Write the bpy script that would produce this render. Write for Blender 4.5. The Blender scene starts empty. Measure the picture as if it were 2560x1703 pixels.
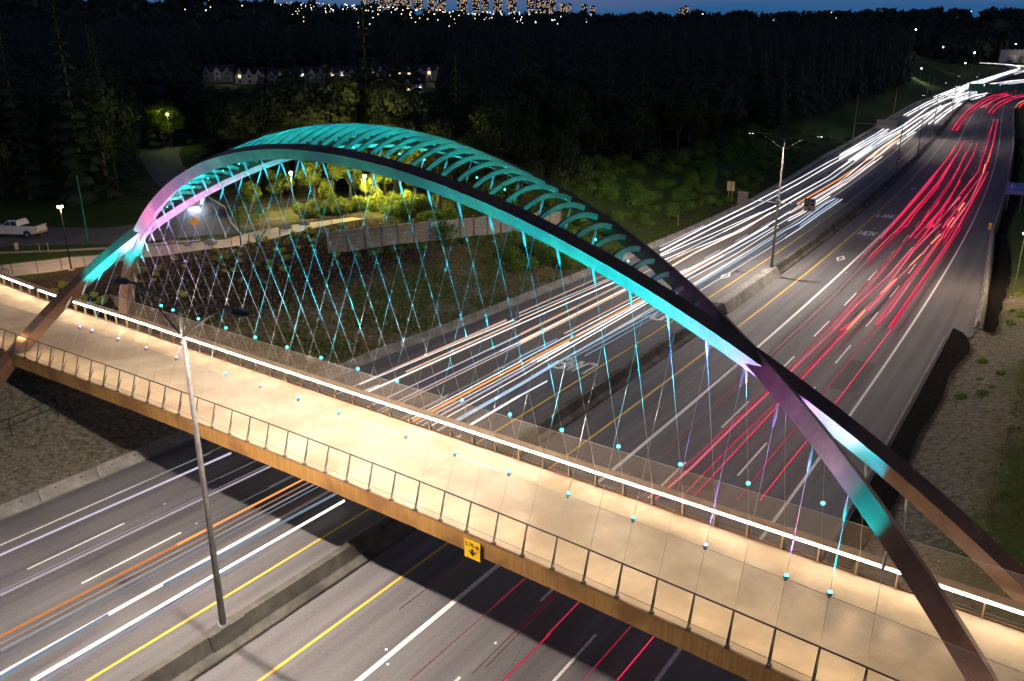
import bpy, bmesh, math, random
import numpy as np
from mathutils import Vector, Matrix, Euler
random.seed(7); rng=np.random.default_rng(7)
scene=bpy.context.scene; COL=scene.collection
# Light streaks over the road, drawn as added glowing tubes in place of moving vehicle lamps. Set to False to leave them out.
BUILD_LIGHT_TRAILS=True
# camera and road survey
#GEO
PX=(2079.356,0.3371146,-0.00156430,26.7804)      # focal in 2560-px units, pitch, roll, camera height
CS=(0.60883985,-35.44441,0.0221015,-0.0630770,0.0232615,-0.00267277)
DQ=(-8.08743,35.69102,2.1993265,-1.28044e-3,5.7754e-6,6.86761,7.8928e-4,-1.108428e-3,-3.45609e-6)
def _center():
    s=np.arange(-120,4201,1.0);t=s/100
    psi=CS[0]+CS[2]*t+CS[3]*t**2+CS[4]*t**3+CS[5]*t**4
    psi=np.where(s<0,CS[0],psi)
    far=np.radians(np.interp(s,[350,500,550,620,690,760,850,1000,1300],[29.2,30,34,40,45,54,64,75,80]))
    psi=np.where(s>350,far,psi)
    X=np.concatenate([[0],np.cumsum(np.sin((psi[1:]+psi[:-1])/2))]);Y=np.concatenate([[0],np.cumsum(np.cos((psi[1:]+psi[:-1])/2))])
    i=120;X+=CS[1]-X[i];Y-=Y[i]
    return s,X,Y,psi
RS,RX,RY,RP_=_center()
def road(s,o):
    x=np.interp(s,RS,RX);y=np.interp(s,RS,RY);p=np.interp(s,RS,RP_)
    return x+o*np.cos(p),y-o*np.sin(p)
def road_inv(x,y):
    x=np.atleast_1d(x).astype(float);y=np.atleast_1d(y).astype(float)
    S_=RS[::2];d=(x[:,None]-RX[None,::2])**2+(y[:,None]-RY[None,::2])**2
    i=d.argmin(1);p=RP_[::2][i];dx=x-RX[::2][i];dy=y-RY[::2][i]
    return S_[i]+dx*np.sin(p)+dy*np.cos(p),dx*np.cos(p)-dy*np.sin(p)
def rz(s):  # road elevation along the centreline
    return np.interp(s,[0,600,700,900,1000,1300,4200],[0,0,.8,6,9,14,60])
AXx,AXy=math.sin(DQ[2]),math.cos(DQ[2]);LAx,LAy=-AXy,AXx
def sm(a,b,x):
    t=np.clip((x-a)/(b-a),0,1);return t*t*(3-2*t)
def deck_z(s): return 7+DQ[3]*s+DQ[4]*s*s+DQ[8]*s**3-.25*sm(27,43,-s)
def deck_near(s): return DQ[6]*s+DQ[7]*s*s+.6*sm(27,43,-s)
DWID=DQ[5]
def dw(s,l,z): return (DQ[0]+AXx*s+LAx*l,DQ[1]+AXy*s+LAy*l,z)
def dw_inv(x,y):
    dx=x-DQ[0];dy=y-DQ[1];return dx*AXx+dy*AXy,dx*LAx+dy*LAy
BL_S=[-120,48,72,83,102,137,170,245,292,492,700,1300];BL_O=[-21.6,-21.4,-21.9,-21.2,-20.5,-19.2,-18.9,-21.5,-21.6,-22.5,-22.5,-22.5]
def lbar(s): return np.interp(s,BL_S,BL_O)
def rbar(s): return np.interp(s,[-120,60,100,112,163,250,360,1300],[20.4,20.4,20.4,22.6,20.2,20.2,20.8,24])
def hgt(x,y):
    x=np.atleast_1d(np.asarray(x,float));y=np.atleast_1d(np.asarray(y,float))
    s,o=road_inv(x,y)
    tl=-(o-lbar(s))-1.0;tr=o-rbar(s)-1.0
    nearw=26+0*s
    wl=np.interp(s,[60,110,160,300],[24,22,26,30]);top=np.interp(s,[60,120,200,500],[7.3,6.5,5.5,6])
    # left bank, then the flat upper level
    L=top*sm(0,1,np.clip(tl/wl,0,1))
    R=6.2*np.clip((tr-3)/20,0,1)**.9-.35*np.exp(-((tr-.9)/1.1)**2)
    d=np.hypot(x,y);az=np.degrees(np.arctan2(x,y))
    rise=16*sm(260,1000,d)+(105+60*sm(5,-25,az))*sm(1300,3600,d)
    ur=1.2*np.sin(x*.045+1)*np.sin(y*.038)+.8*np.sin(x*.11)*np.cos(y*.09+2)
    fl=sm(10,70,tl)
    far=sm(60,300,tl)
    road=rz(s)
    h=np.where(tl>0,road*(1-far)+L+rise*sm(0,200,tl)+ur*sm(90,160,tl),np.where(tr>0,road+R+rise*.6*sm(0,300,tr)+.5*ur*sm(20,60,tr),road))
    cz=sm(24.2,26.0,az)*sm(500,570,d)*(1-sm(1150,1600,d)); h=h*(1-cz)+cz*(np.interp(d,[480,676,765,838,928,1001,1055,1105,1135,1250,1600],[0,0,.55,1.5,3.4,5.2,6.3,8.6,10.3,12,20])-.9)
    # flat plateau by the left bridge head
    ds,dl=dw_inv(x,y)
    cut=sm(-52,-48,ds)*sm(1.5,-1.5,dl)*(tl>0)*(s<75); w=sm(-40,-48,ds)*sm(120,60,np.abs(dl-20))*sm(-200,-140,ds)*(1-cut); h=h*(1-.45*cut)
    h=np.where(tl>0,h*(1-w)+7.15*w,h)
    return h

DL,UP,CRN,RL,PL,SL,TR,DS,HL=66,20000,900,19500,2300,3500,.95,900,700

# ---------------------------------------------------------------- camera, sky, exposure
cam=bpy.data.cameras.new('camera'); cob=bpy.data.objects.new('camera',cam); COL.objects.link(cob)
cam.sensor_width=36; cam.lens=PX[0]/2560*36; cam.clip_start=.3; cam.clip_end=20000
_f=Vector((0,math.cos(PX[1]),-math.sin(PX[1])));_r=Vector((1,0,0));_u=_r.cross(_f)
_r2=_r*math.cos(PX[2])+_u*math.sin(PX[2]);_u2=-_r*math.sin(PX[2])+_u*math.cos(PX[2])
cob.matrix_world=Matrix(((_r2.x,_u2.x,-_f.x,0),(_r2.y,_u2.y,-_f.y,0),(_r2.z,_u2.z,-_f.z,PX[3]),(0,0,0,1)))
scene.camera=cob
scene.view_settings.view_transform='Standard'; scene.view_settings.look='None'; scene.view_settings.exposure=0; scene.view_settings.gamma=1
wd=bpy.data.worlds.new('World'); scene.world=wd; wd.use_nodes=True
nt=wd.node_tree; nt.nodes.clear()
def N(nt,t,**k):
    n=nt.nodes.new(t)
    for a,b in k.items(): setattr(n,a,b)
    return n
out=N(nt,'ShaderNodeOutputWorld'); bg=N(nt,'ShaderNodeBackground'); bg2=N(nt,'ShaderNodeBackground'); ad=N(nt,'ShaderNodeAddShader')
sky=N(nt,'ShaderNodeTexSky',sky_type='NISHITA',sun_disc=False,sun_elevation=math.radians(-4.5),sun_rotation=math.radians(250))
nt.links.new(sky.outputs[0],bg.inputs[0]); bg.inputs[1].default_value=.05
tc=N(nt,'ShaderNodeTexCoord'); sep=N(nt,'ShaderNodeSeparateXYZ'); mp=N(nt,'ShaderNodeMapRange')
nz=N(nt,'ShaderNodeTexNoise'); nz.inputs['Scale'].default_value=3; nz.inputs['Detail'].default_value=4
mpn=N(nt,'ShaderNodeMapping'); mpn.inputs['Scale'].default_value=(1,1,9)
nt.links.new(tc.outputs['Generated'],sep.inputs[0]); nt.links.new(tc.outputs['Generated'],mpn.inputs[0]); nt.links.new(mpn.outputs[0],nz.inputs['Vector'])
mad=N(nt,'ShaderNodeMath',operation='MULTIPLY_ADD'); mad.inputs[1].default_value=.035
nt.links.new(nz.outputs[0],mad.inputs[0]); nt.links.new(sep.outputs[2],mad.inputs[2])
mp.inputs['From Min'].default_value=.017; mp.inputs['From Max'].default_value=.5
nt.links.new(mad.outputs[0],mp.inputs[0])
cr=N(nt,'ShaderNodeValToRGB'); nt.links.new(mp.outputs[0],cr.inputs[0]); nt.links.new(cr.outputs[0],bg2.inputs[0])
els=cr.color_ramp.elements
for p_,c_ in ((0,(.008,.050,.125)),(.08,(.014,.064,.16)),(.125,(.060,.080,.155)),(.2,(.085,.090,.15)),(1,(.02,.03,.07))):
    e=els[0] if p_==0 else (els[-1] if p_==1 else els.new(p_))
    e.position=p_; e.color=(*c_,1)
bg2.inputs[1].default_value=1.6
nt.links.new(bg.outputs[0],ad.inputs[0]); nt.links.new(bg2.outputs[0],ad.inputs[1]); nt.links.new(ad.outputs[0],out.inputs[0])
try:
    scene.cycles.use_light_tree=True; scene.cycles.max_bounces=5; scene.cycles.diffuse_bounces=2; scene.cycles.transparent_max_bounces=24
    scene.cycles.use_denoising=True; scene.cycles.sample_clamp_indirect=4; scene.cycles.sample_clamp_direct=0
    scene.cycles.caustics_reflective=False
except Exception: pass
# ---------------------------------------------------------------- materials
def base_mat(name):
    m=bpy.data.materials.new(name); m.use_nodes=True; nt=m.node_tree; return m,nt,nt.nodes['Principled BSDF'],nt.nodes['Material Output']
def mat(name,c1,c2=None,scale=5,rough=.8,metal=0,bump=0,stretch=None,detail=6,spec=.5,c3=None,s3=.3,thr=(.35,.65),coord='Object'):
    m,nt,b,o=base_mat(name)
    b.inputs['Roughness'].default_value=rough; b.inputs['Metallic'].default_value=metal; b.inputs['Specular IOR Level'].default_value=spec
    if c2 is None: b.inputs['Base Color'].default_value=(*c1,1); return m
    tc=N(nt,'ShaderNodeTexCoord'); mp=N(nt,'ShaderNodeMapping'); n1=N(nt,'ShaderNodeTexNoise')
    if stretch: mp.inputs['Scale'].default_value=stretch
    n1.inputs['Scale'].default_value=scale; n1.inputs['Detail'].default_value=detail; n1.inputs['Roughness'].default_value=.65
    nt.links.new(tc.outputs[coord],mp.inputs[0]); nt.links.new(mp.outputs[0],n1.inputs['Vector'])
    r=N(nt,'ShaderNodeValToRGB'); e=r.color_ramp.elements; e[0].position,e[1].position=thr; e[0].color=(*c1,1); e[1].color=(*c2,1)
    nt.links.new(n1.outputs[0],r.inputs[0]); col=r.outputs[0]
    if c3 is not None:
        n2=N(nt,'ShaderNodeTexNoise'); n2.inputs['Scale'].default_value=s3; n2.inputs['Detail'].default_value=5
        nt.links.new(tc.outputs[coord],n2.inputs['Vector'])
        r2=N(nt,'ShaderNodeValToRGB'); r2.color_ramp.elements[0].position=.45; r2.color_ramp.elements[1].position=.62
        nt.links.new(n2.outputs[0],r2.inputs[0]); mx=N(nt,'ShaderNodeMixRGB'); mx.inputs[2].default_value=(*c3,1)
        nt.links.new(r2.outputs[0],mx.inputs[0]); nt.links.new(col,mx.inputs[1]); col=mx.outputs[0]
    nt.links.new(col,b.inputs['Base Color'])
    if bump:
        bp=N(nt,'ShaderNodeBump'); bp.inputs['Strength'].default_value=bump; bp.inputs['Distance'].default_value=.05
        nt.links.new(n1.outputs[0],bp.inputs['Height']); nt.links.new(bp.outputs[0],b.inputs['Normal'])
    return m
def emis(name,c,s):
    m,nt,b,o=base_mat(name); nt.nodes.remove(b); e=N(nt,'ShaderNodeEmission'); e.inputs[0].default_value=(*c,1); e.inputs[1].default_value=s
    nt.links.new(e.outputs[0],o.inputs[0]); return m
M={}
# asphalt: UV = (offset across the road in m, distance along it in m)
def asphalt(name,dark,light,lanes):
    m,nt,b,o=base_mat(name); b.inputs['Roughness'].default_value=.72; b.inputs['Specular IOR Level'].default_value=.35
    uv=N(nt,'ShaderNodeUVMap'); sp=N(nt,'ShaderNodeSeparateXYZ'); nt.links.new(uv.outputs[0],sp.inputs[0])
    tc=N(nt,'ShaderNodeTexCoord')
    n1=N(nt,'ShaderNodeTexNoise'); n1.inputs['Scale'].default_value=7; n1.inputs['Detail'].default_value=8; n1.inputs['Roughness'].default_value=.8
    nt.links.new(tc.outputs['Object'],n1.inputs['Vector'])
    mp=N(nt,'ShaderNodeMapping'); mp.inputs['Scale'].default_value=(1.3,.03,1); nt.links.new(uv.outputs[0],mp.inputs[0])
    n2=N(nt,'ShaderNodeTexNoise'); n2.inputs['Scale'].default_value=1; n2.inputs['Detail'].default_value=5; nt.links.new(mp.outputs[0],n2.inputs['Vector'])
    mp3=N(nt,'ShaderNodeMapping'); mp3.inputs['Scale'].default_value=(.11,.03,1); nt.links.new(uv.outputs[0],mp3.inputs[0])
    n3=N(nt,'ShaderNodeTexNoise'); n3.inputs['Scale'].default_value=1; n3.inputs['Detail'].default_value=3; nt.links.new(mp3.outputs[0],n3.inputs['Vector'])
    a1=N(nt,'ShaderNodeMath',operation='MULTIPLY'); a1.inputs[1].default_value=.42; nt.links.new(n1.outputs[0],a1.inputs[0])
    a2=N(nt,'ShaderNodeMath',operation='MULTIPLY_ADD'); a2.inputs[1].default_value=.45; nt.links.new(n2.outputs[0],a2.inputs[0]); nt.links.new(a1.outputs[0],a2.inputs[2])
    a3=N(nt,'ShaderNodeMath',operation='MULTIPLY_ADD'); a3.inputs[1].default_value=.35; nt.links.new(n3.outputs[0],a3.inputs[0]); nt.links.new(a2.outputs[0],a3.inputs[2])
    r=N(nt,'ShaderNodeValToRGB'); e=r.color_ramp.elements; e[0].position=.47;e[1].position=.74; e[0].color=(*dark,1); e[1].color=(*light,1)
    nt.links.new(a3.outputs[0],r.inputs[0]); nt.links.new(r.outputs[0],b.inputs['Base Color'])
    bp=N(nt,'ShaderNodeBump'); bp.inputs['Strength'].default_value=.35; bp.inputs['Distance'].default_value=.02
    nt.links.new(n1.outputs[0],bp.inputs['Height']); nt.links.new(bp.outputs[0],b.inputs['Normal']); return m
M['asphalt']=asphalt('asphalt',(.082,.078,.080),(.178,.168,.168),1)
M['street']=asphalt('street_asphalt',(.09,.083,.080),(.165,.152,.145),0)
M['white']=mat('white_paint',(.34,.33,.31),(.80,.78,.73),6,.65,thr=(.30,.50),detail=9)
M['yellow']=mat('yellow_paint',(.34,.22,.05),(.80,.50,.03),6,.65,thr=(.30,.48),detail=9)
M['ditch']=mat('ditch_shade',(.004,.004,.005),(.020,.018,.016),3,1,spec=.02)  # shade inside the ditch, put into a near-black colour
M['conc']=mat('barrier_concrete',(.18,.17,.155),(.32,.30,.27),2.2,.85,bump=.12,c3=(.17,.16,.14),s3=.5)
M['conc_dark']=mat('median_concrete',(.075,.068,.056),(.14,.128,.105),1.1,.9,bump=.15,c3=(.045,.04,.032),s3=.35)
M['deck']=mat('deck_concrete',(.335,.285,.205),(.47,.41,.305),.55,.75,bump=.05,c3=(.25,.20,.135),s3=.22,detail=6)
M['path']=mat('path_concrete',(.38,.33,.27),(.47,.42,.35),.8,.85)
M['steel']=mat('weathering_steel',(.12,.058,.028),(.21,.108,.055),1.6,.62,metal=.0,stretch=(1,1,.3),c3=(.085,.04,.024),s3=.35)
M['girder']=mat('girder_steel',(.25,.125,.032),(.38,.205,.055),3.0,.6,stretch=(2.2,2.2,.12),c3=(.19,.09,.026),s3=.6)
M['galv']=mat('galvanised_steel',(.22,.21,.20),(.34,.33,.31),6,.45,metal=.5)
M['dark']=mat('dark_painted_steel',(.035,.032,.03),(.055,.05,.045),6,.5)
M['black']=mat('black_metal',(.012,.012,.013))
M['pole']=mat('dull_pole_steel',(.10,.092,.085),(.17,.155,.145),3,.6,metal=.2)
M['cable']=mat('cable_steel',(.32,.32,.30),None,rough=.35,metal=.3)
M['bronze']=mat('handrail_bronze',(.30,.20,.11),(.42,.29,.17),4,.5)
M['wood']=mat('timber',(.30,.22,.12),(.42,.32,.18),8,.8,stretch=(1,1,.2))
M['led']=emis('warm_led',(1,.86,.78),22)
M['lampw']=emis('lamp_glow',(1,.72,.45),25)
M['lampc']=emis('cool_lamp_glow',(.9,.95,1),20)
M['glass']=mat('dark_glass',(.012,.014,.018),rough=.08)
M['carw']=mat('white_car_paint',(.62,.62,.62),rough=.25)
M['tyre']=mat('tyre',(.015,.015,.015),rough=.9)
M['signback']=mat('sign_back',(.30,.27,.27),(.38,.35,.34),3,.5,metal=.3)
M['signw']=mat('sign_white',(.36,.31,.34),rough=.5)
M['signblk']=mat('sign_black',(.015,.012,.014),rough=.5)
M['signy']=mat('sign_yellow',(.85,.50,.01),rough=.45)
M['signblue']=mat('sign_blue',(.02,.12,.70),rough=.45)
M['patch']=mat('asphalt_patch',(.055,.052,.052),(.115,.108,.106),5,.8)
M['signgreen']=mat('sign_green',(.0,.17,.12),rough=.45)
M['orange']=mat('sign_orange',(.75,.33,.05),rough=.5)
M['red']=mat('red_paint',(.6,.03,.02),rough=.5)
M['cream']=mat('cream_paint',(.62,.50,.30),rough=.5)
M['siding']=mat('house_siding',(.09,.10,.14),(.14,.15,.19),3,.8)
M['siding2']=mat('pale_siding',(.38,.34,.32),(.46,.42,.40),3,.8)
M['roof']=mat('roof_shingle',(.02,.02,.024),(.04,.04,.045),4,.9)
M['bark']=mat('bark',(.045,.035,.025),(.09,.07,.05),6,.95,stretch=(1,1,.2))
M['rock']=mat('rock',(.14,.12,.09),(.30,.26,.2),2,.9,bump=.4)
M['wallp']=mat('concrete_panel',(.22,.19,.15),(.36,.32,.25),1.6,.9,bump=.3,stretch=(1,1,5))
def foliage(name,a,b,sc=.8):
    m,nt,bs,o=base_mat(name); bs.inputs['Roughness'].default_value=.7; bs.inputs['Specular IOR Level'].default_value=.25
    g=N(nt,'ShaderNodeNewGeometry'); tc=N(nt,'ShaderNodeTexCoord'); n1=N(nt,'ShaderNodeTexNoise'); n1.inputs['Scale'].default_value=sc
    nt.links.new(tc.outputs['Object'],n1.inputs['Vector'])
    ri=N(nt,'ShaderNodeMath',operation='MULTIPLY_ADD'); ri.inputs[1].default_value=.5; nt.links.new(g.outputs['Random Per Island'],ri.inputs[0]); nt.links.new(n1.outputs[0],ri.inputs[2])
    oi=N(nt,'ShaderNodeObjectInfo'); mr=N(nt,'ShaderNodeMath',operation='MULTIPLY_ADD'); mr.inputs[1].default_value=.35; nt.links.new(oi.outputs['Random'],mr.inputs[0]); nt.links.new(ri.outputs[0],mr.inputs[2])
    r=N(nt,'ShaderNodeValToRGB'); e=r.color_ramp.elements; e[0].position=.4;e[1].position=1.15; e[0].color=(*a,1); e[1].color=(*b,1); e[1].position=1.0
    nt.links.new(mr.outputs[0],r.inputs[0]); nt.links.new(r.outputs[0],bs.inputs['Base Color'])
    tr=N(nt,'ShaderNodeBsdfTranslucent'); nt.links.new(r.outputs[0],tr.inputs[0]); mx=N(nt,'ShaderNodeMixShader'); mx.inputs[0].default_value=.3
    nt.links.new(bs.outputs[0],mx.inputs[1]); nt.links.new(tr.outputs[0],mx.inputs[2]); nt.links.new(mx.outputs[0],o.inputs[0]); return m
M['conifer']=foliage('conifer_needles',(.016,.028,.014),(.05,.075,.035))
M['leaf']=foliage('broad_leaves',(.020,.032,.013),(.06,.082,.03))
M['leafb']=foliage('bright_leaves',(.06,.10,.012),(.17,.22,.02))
M['bush']=foliage('bush_leaves',(.05,.10,.016),(.16,.27,.04))
M['drygrass']=foliage('dry_grass',(.06,.055,.02),(.17,.15,.06))
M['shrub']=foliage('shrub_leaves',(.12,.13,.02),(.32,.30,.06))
M['farfol']=foliage('far_foliage',(.018,.026,.018),(.045,.06,.04),.05)
# terrain: the colour attribute 'zone' holds how much grass (R), planting soil (G) and wet dark ground (B) grows there
def terrain_mat():
    m,nt,b,o=base_mat('terrain'); b.inputs['Roughness'].default_value=.95; b.inputs['Specular IOR Level'].default_value=.15
    at=N(nt,'ShaderNodeVertexColor',layer_name='zone'); sp=N(nt,'ShaderNodeSeparateColor'); nt.links.new(at.outputs[0],sp.inputs[0])
    tc=N(nt,'ShaderNodeTexCoord')
    def noise(s,d=6,r=.6):
        n=N(nt,'ShaderNodeTexNoise'); n.inputs['Scale'].default_value=s; n.inputs['Detail'].default_value=d; n.inputs['Roughness'].default_value=r; nt.links.new(tc.outputs['Object'],n.inputs['Vector']); return n.outputs[0]
    def ramp(x,p0,p1,c0,c1):
        r=N(nt,'ShaderNodeValToRGB'); e=r.color_ramp.elements; e[0].position=p0;e[1].position=p1;e[0].color=(*c0,1);e[1].color=(*c1,1); nt.links.new(x,r.inputs[0]); return r.outputs[0]
    def mix(f,a,c):
        x=N(nt,'ShaderNodeMixRGB'); nt.links.new(f,x.inputs[0]); nt.links.new(a,x.inputs[1]); nt.links.new(c,x.inputs[2]); return x.outputs[0]
    fine=noise(2.6,9,.75); mid=noise(.45,5); big=noise(.12,3)
    gravel=ramp(fine,.38,.66,(.07,.062,.045),(.27,.245,.19))
    dry=ramp(fine,.35,.7,(.075,.062,.022),(.22,.18,.07))
    grass=ramp(fine,.35,.7,(.028,.045,.008),(.095,.13,.024))
    soil=ramp(fine,.4,.72,(.018,.012,.008),(.075,.05,.035))
    lawn=ramp(fine,.3,.75,(.03,.055,.006),(.075,.12,.014))
    g1=mix(ramp(mid,.42,.56,(0,0,0),(1,1,1)),gravel,dry)
    g2=mix(ramp(big,.42,.55,(0,0,0),(1,1,1)),g1,mix(ramp(mid,.35,.5,(0,0,0),(1,1,1)),dry,grass))
    g2=mix(at.outputs['Alpha'],gravel,g2); c=mix(sp.outputs[0],g2,lawn); c=mix(sp.outputs[1],c,soil)
    wild=ramp(fine,.35,.7,(.028,.048,.009),(.085,.13,.026))
    c=mix(sp.outputs[2],c,wild)
    nt.links.new(c,b.inputs['Base Color'])
    bp=N(nt,'ShaderNodeBump'); bp.inputs['Strength'].default_value=.7; bp.inputs['Distance'].default_value=.25; nt.links.new(fine,bp.inputs['Height']); nt.links.new(bp.outputs[0],b.inputs['Normal'])
    return m
M['terrain']=terrain_mat()
def fence_mat():
    m,nt,b,o=base_mat('fence_mesh'); b.inputs['Base Color'].default_value=(.5,.42,.34,1); b.inputs['Roughness'].default_value=.45; b.inputs['Metallic'].default_value=.3
    uv=N(nt,'ShaderNodeUVMap'); sp=N(nt,'ShaderNodeSeparateXYZ'); nt.links.new(uv.outputs[0],sp.inputs[0])
    def band(op):
        a=N(nt,'ShaderNodeMath',operation=op); nt.links.new(sp.outputs[0],a.inputs[0]); nt.links.new(sp.outputs[1],a.inputs[1])
        k=N(nt,'ShaderNodeMath',operation='MULTIPLY'); k.inputs[1].default_value=1/.07; nt.links.new(a.outputs[0],k.inputs[0])
        f=N(nt,'ShaderNodeMath',operation='FRACT'); nt.links.new(k.outputs[0],f.inputs[0])
        l=N(nt,'ShaderNodeMath',operation='LESS_THAN'); l.inputs[1].default_value=.12; nt.links.new(f.outputs[0],l.inputs[0]); return l.outputs[0]
    mx=N(nt,'ShaderNodeMath',operation='MAXIMUM'); nt.links.new(band('ADD'),mx.inputs[0]); nt.links.new(band('SUBTRACT'),mx.inputs[1])
    tr=N(nt,'ShaderNodeBsdfTransparent'); ms=N(nt,'ShaderNodeMixShader'); nt.links.new(mx.outputs[0],ms.inputs[0]); nt.links.new(tr.outputs[0],ms.inputs[1]); nt.links.new(b.outputs[0],ms.inputs[2]); nt.links.new(ms.outputs[0],o.inputs[0]); return m
M['fence']=fence_mat()
# ---------------------------------------------------------------- mesh helpers
class MB:
    def __init__(s): s.v=[];s.f=[];s.uv=[]
    def add(s,vs,fs):
        n=len(s.v); s.v+= [tuple(map(float,v)) for v in vs]; s.f+=[tuple(i+n for i in f) for f in fs]; return s
    def box(s,c,size,rz=0,R=None):
        x,y,z=[a/2 for a in size]; vs=[Vector((i*x,j*y,k*z)) for k in(-1,1) for j in(-1,1) for i in(-1,1)]
        if R is None: R=Matrix.Rotation(rz,3,'Z')
        vs=[R@v+Vector(c) for v in vs]
        return s.add(vs,[(0,2,3,1),(4,5,7,6),(0,1,5,4),(2,6,7,3),(0,4,6,2),(1,3,7,5)])
    def tube(s,pts,r,n=6,cap=True):
        pts=[Vector(p) for p in pts]; rs=r if isinstance(r,(list,tuple)) else [r]*len(pts); vs=[]
        for i,p in enumerate(pts):
            t=(pts[min(i+1,len(pts)-1)]-pts[max(i-1,0)]).normalized()
            a=t.orthogonal() if abs(t.z)>.9 else t.cross(Vector((0,0,1))); a.normalize(); b=t.cross(a)
            for k in range(n):
                q=2*math.pi*k/n; vs.append(p+(a*math.cos(q)+b*math.sin(q))*rs[i])
        fs=[(i*n+k,i*n+(k+1)%n,(i+1)*n+(k+1)%n,(i+1)*n+k) for i in range(len(pts)-1) for k in range(n)]
        if cap: fs+=[tuple(range(n))[::-1],tuple((len(pts)-1)*n+k for k in range(n))]
        return s.add(vs,fs)
    def ball(s,c,r,n=8,m=5,sq=(1,1,1),jit=0):
        vs=[(c[0],c[1],c[2]+r*sq[2])]
        for j in range(1,m):
            a=math.pi*j/m
            for k in range(n):
                q=2*math.pi*k/n; w=1+random.uniform(-jit,jit); vs.append((c[0]+r*sq[0]*w*math.sin(a)*math.cos(q),c[1]+r*sq[1]*w*math.sin(a)*math.sin(q),c[2]+r*sq[2]*w*math.cos(a)))
        vs.append((c[0],c[1],c[2]-r*sq[2])); L=len(vs)-1; fs=[(0,1+k,1+(k+1)%n) for k in range(n)]
        for j in range(m-2):
            for k in range(n): fs.append((1+j*n+k,1+(j+1)*n+k,1+(j+1)*n+(k+1)%n,1+j*n+(k+1)%n))
        fs+=[(L,1+(m-2)*n+(k+1)%n,1+(m-2)*n+k) for k in range(n)]
        return s.add(vs,fs)
    def loft(s,rings,closed=True,caps=True):
        n=len(rings[0]); vs=[p for r in rings for p in r]; K=n if closed else n-1
        fs=[(i*n+k,i*n+(k+1)%n,(i+1)*n+(k+1)%n,(i+1)*n+k) for i in range(len(rings)-1) for k in range(K)]
        if caps and closed: fs+=[tuple(range(n))[::-1],tuple((len(rings)-1)*n+k for k in range(n))]
        return s.add(vs,fs)
    def build(s,name,m,parent=None,smooth=False,origin=None):
        me=bpy.data.meshes.new(name)
        vs=s.v
        if origin is not None: vs=[(a-origin[0],b-origin[1],c-origin[2]) for a,b,c in vs]
        me.from_pydata(vs,[],s.f); me.materials.append(m if not isinstance(m,str) else M[m])
        if s.uv:
            l=me.uv_layers.new(name='UVMap'); a=np.array([s.uv[lp.vertex_index] for lp in me.loops],dtype=np.float32).ravel(); l.data.foreach_set('uv',a)
        if smooth: me.polygons.foreach_set('use_smooth',[True]*len(me.polygons))
        me.update(); o=bpy.data.objects.new(name,me); COL.objects.link(o)
        if origin is not None: o.location=origin
        if parent is not None:
            o.parent=parent; o.location=Vector(origin or (0,0,0))-(Vector(parent.location) if origin is not None else Vector(parent.location)) 
        return o
def tag(o,label=None,cat=None,group=None,kind=None):
    if label: o['label']=label
    if cat: o['category']=cat
    if group: o['group']=group
    if kind: o['kind']=kind
    return o
def thing(name,label,cat,loc=(0,0,0),rz=0,group=None):
    o=bpy.data.objects.new(name,None); COL.objects.link(o); o.location=loc; o.rotation_euler=(0,0,rz); o.empty_display_size=.3; return tag(o,label,cat,group)
def part(mb,name,m,par,smooth=False):   # geometry given in the thing's own coordinates
    o=mb.build(name,m,None,smooth); o.parent=par; return o
def wpart(mb,name,m,par,smooth=False):  # geometry given in world coordinates, thing not rotated
    L=par.location if par.parent is None else par.location+par.parent.location
    mb.v=[(a-L[0],b-L[1],c-L[2]) for a,b,c in mb.v]; o=mb.build(name,m,None,smooth); o.parent=par; return o
def copy_tree(o,parent=None,ch=None):
    c=o.copy(); COL.objects.link(c); c.parent=parent
    for k in (ch or list(o.children)): 
        d=k.copy(); COL.objects.link(d); d.parent=c
        for g in list(k.children):
            e=g.copy(); COL.objects.link(e); e.parent=d
    return c
def text_mesh(txt,size,m,name,parent,mat4,extrude=.004,sx=1,bold=0):
    cu=bpy.data.curves.new(name,'FONT'); cu.body=txt; cu.size=size; cu.align_x='CENTER'; cu.align_y='CENTER'; cu.extrude=extrude; cu.offset=bold
    to=bpy.data.objects.new(name+'_t',cu); COL.objects.link(to); dg=bpy.context.evaluated_depsgraph_get(); me=bpy.data.meshes.new_from_object(to.evaluated_get(dg))
    bpy.data.objects.remove(to); me.materials.clear(); me.materials.append(M[m]); o=bpy.data.objects.new(name,me); COL.objects.link(o)
    me.transform(mat4@Matrix.Diagonal((sx,1,1,1))); 
    if parent is not None: o.parent=parent
    return o
def spot(name,loc,direction,power,col,angle,parent=None,blend=.3,size=.1):
    l=bpy.data.lights.new(name,'SPOT'); l.energy=power; l.color=col; l.spot_size=math.radians(angle); l.spot_blend=blend; l.shadow_soft_size=size
    o=bpy.data.objects.new(name,l); COL.objects.link(o); o.rotation_euler=Vector(direction).to_track_quat('-Z','Y').to_euler()
    o.location=loc
    if parent is not None: o.parent=parent; o.location=Vector(loc)-Vector(parent.location)
    return o
def point(name,loc,power,col,parent=None,size=.1):
    l=bpy.data.lights.new(name,'POINT'); l.energy=power; l.color=col; l.shadow_soft_size=size
    o=bpy.data.objects.new(name,l); COL.objects.link(o); o.location=loc
    if parent is not None: o.parent=parent; o.location=Vector(loc)-Vector(parent.location)
    return o
def H(x,y): return float(hgt(x,y)[0])
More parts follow.
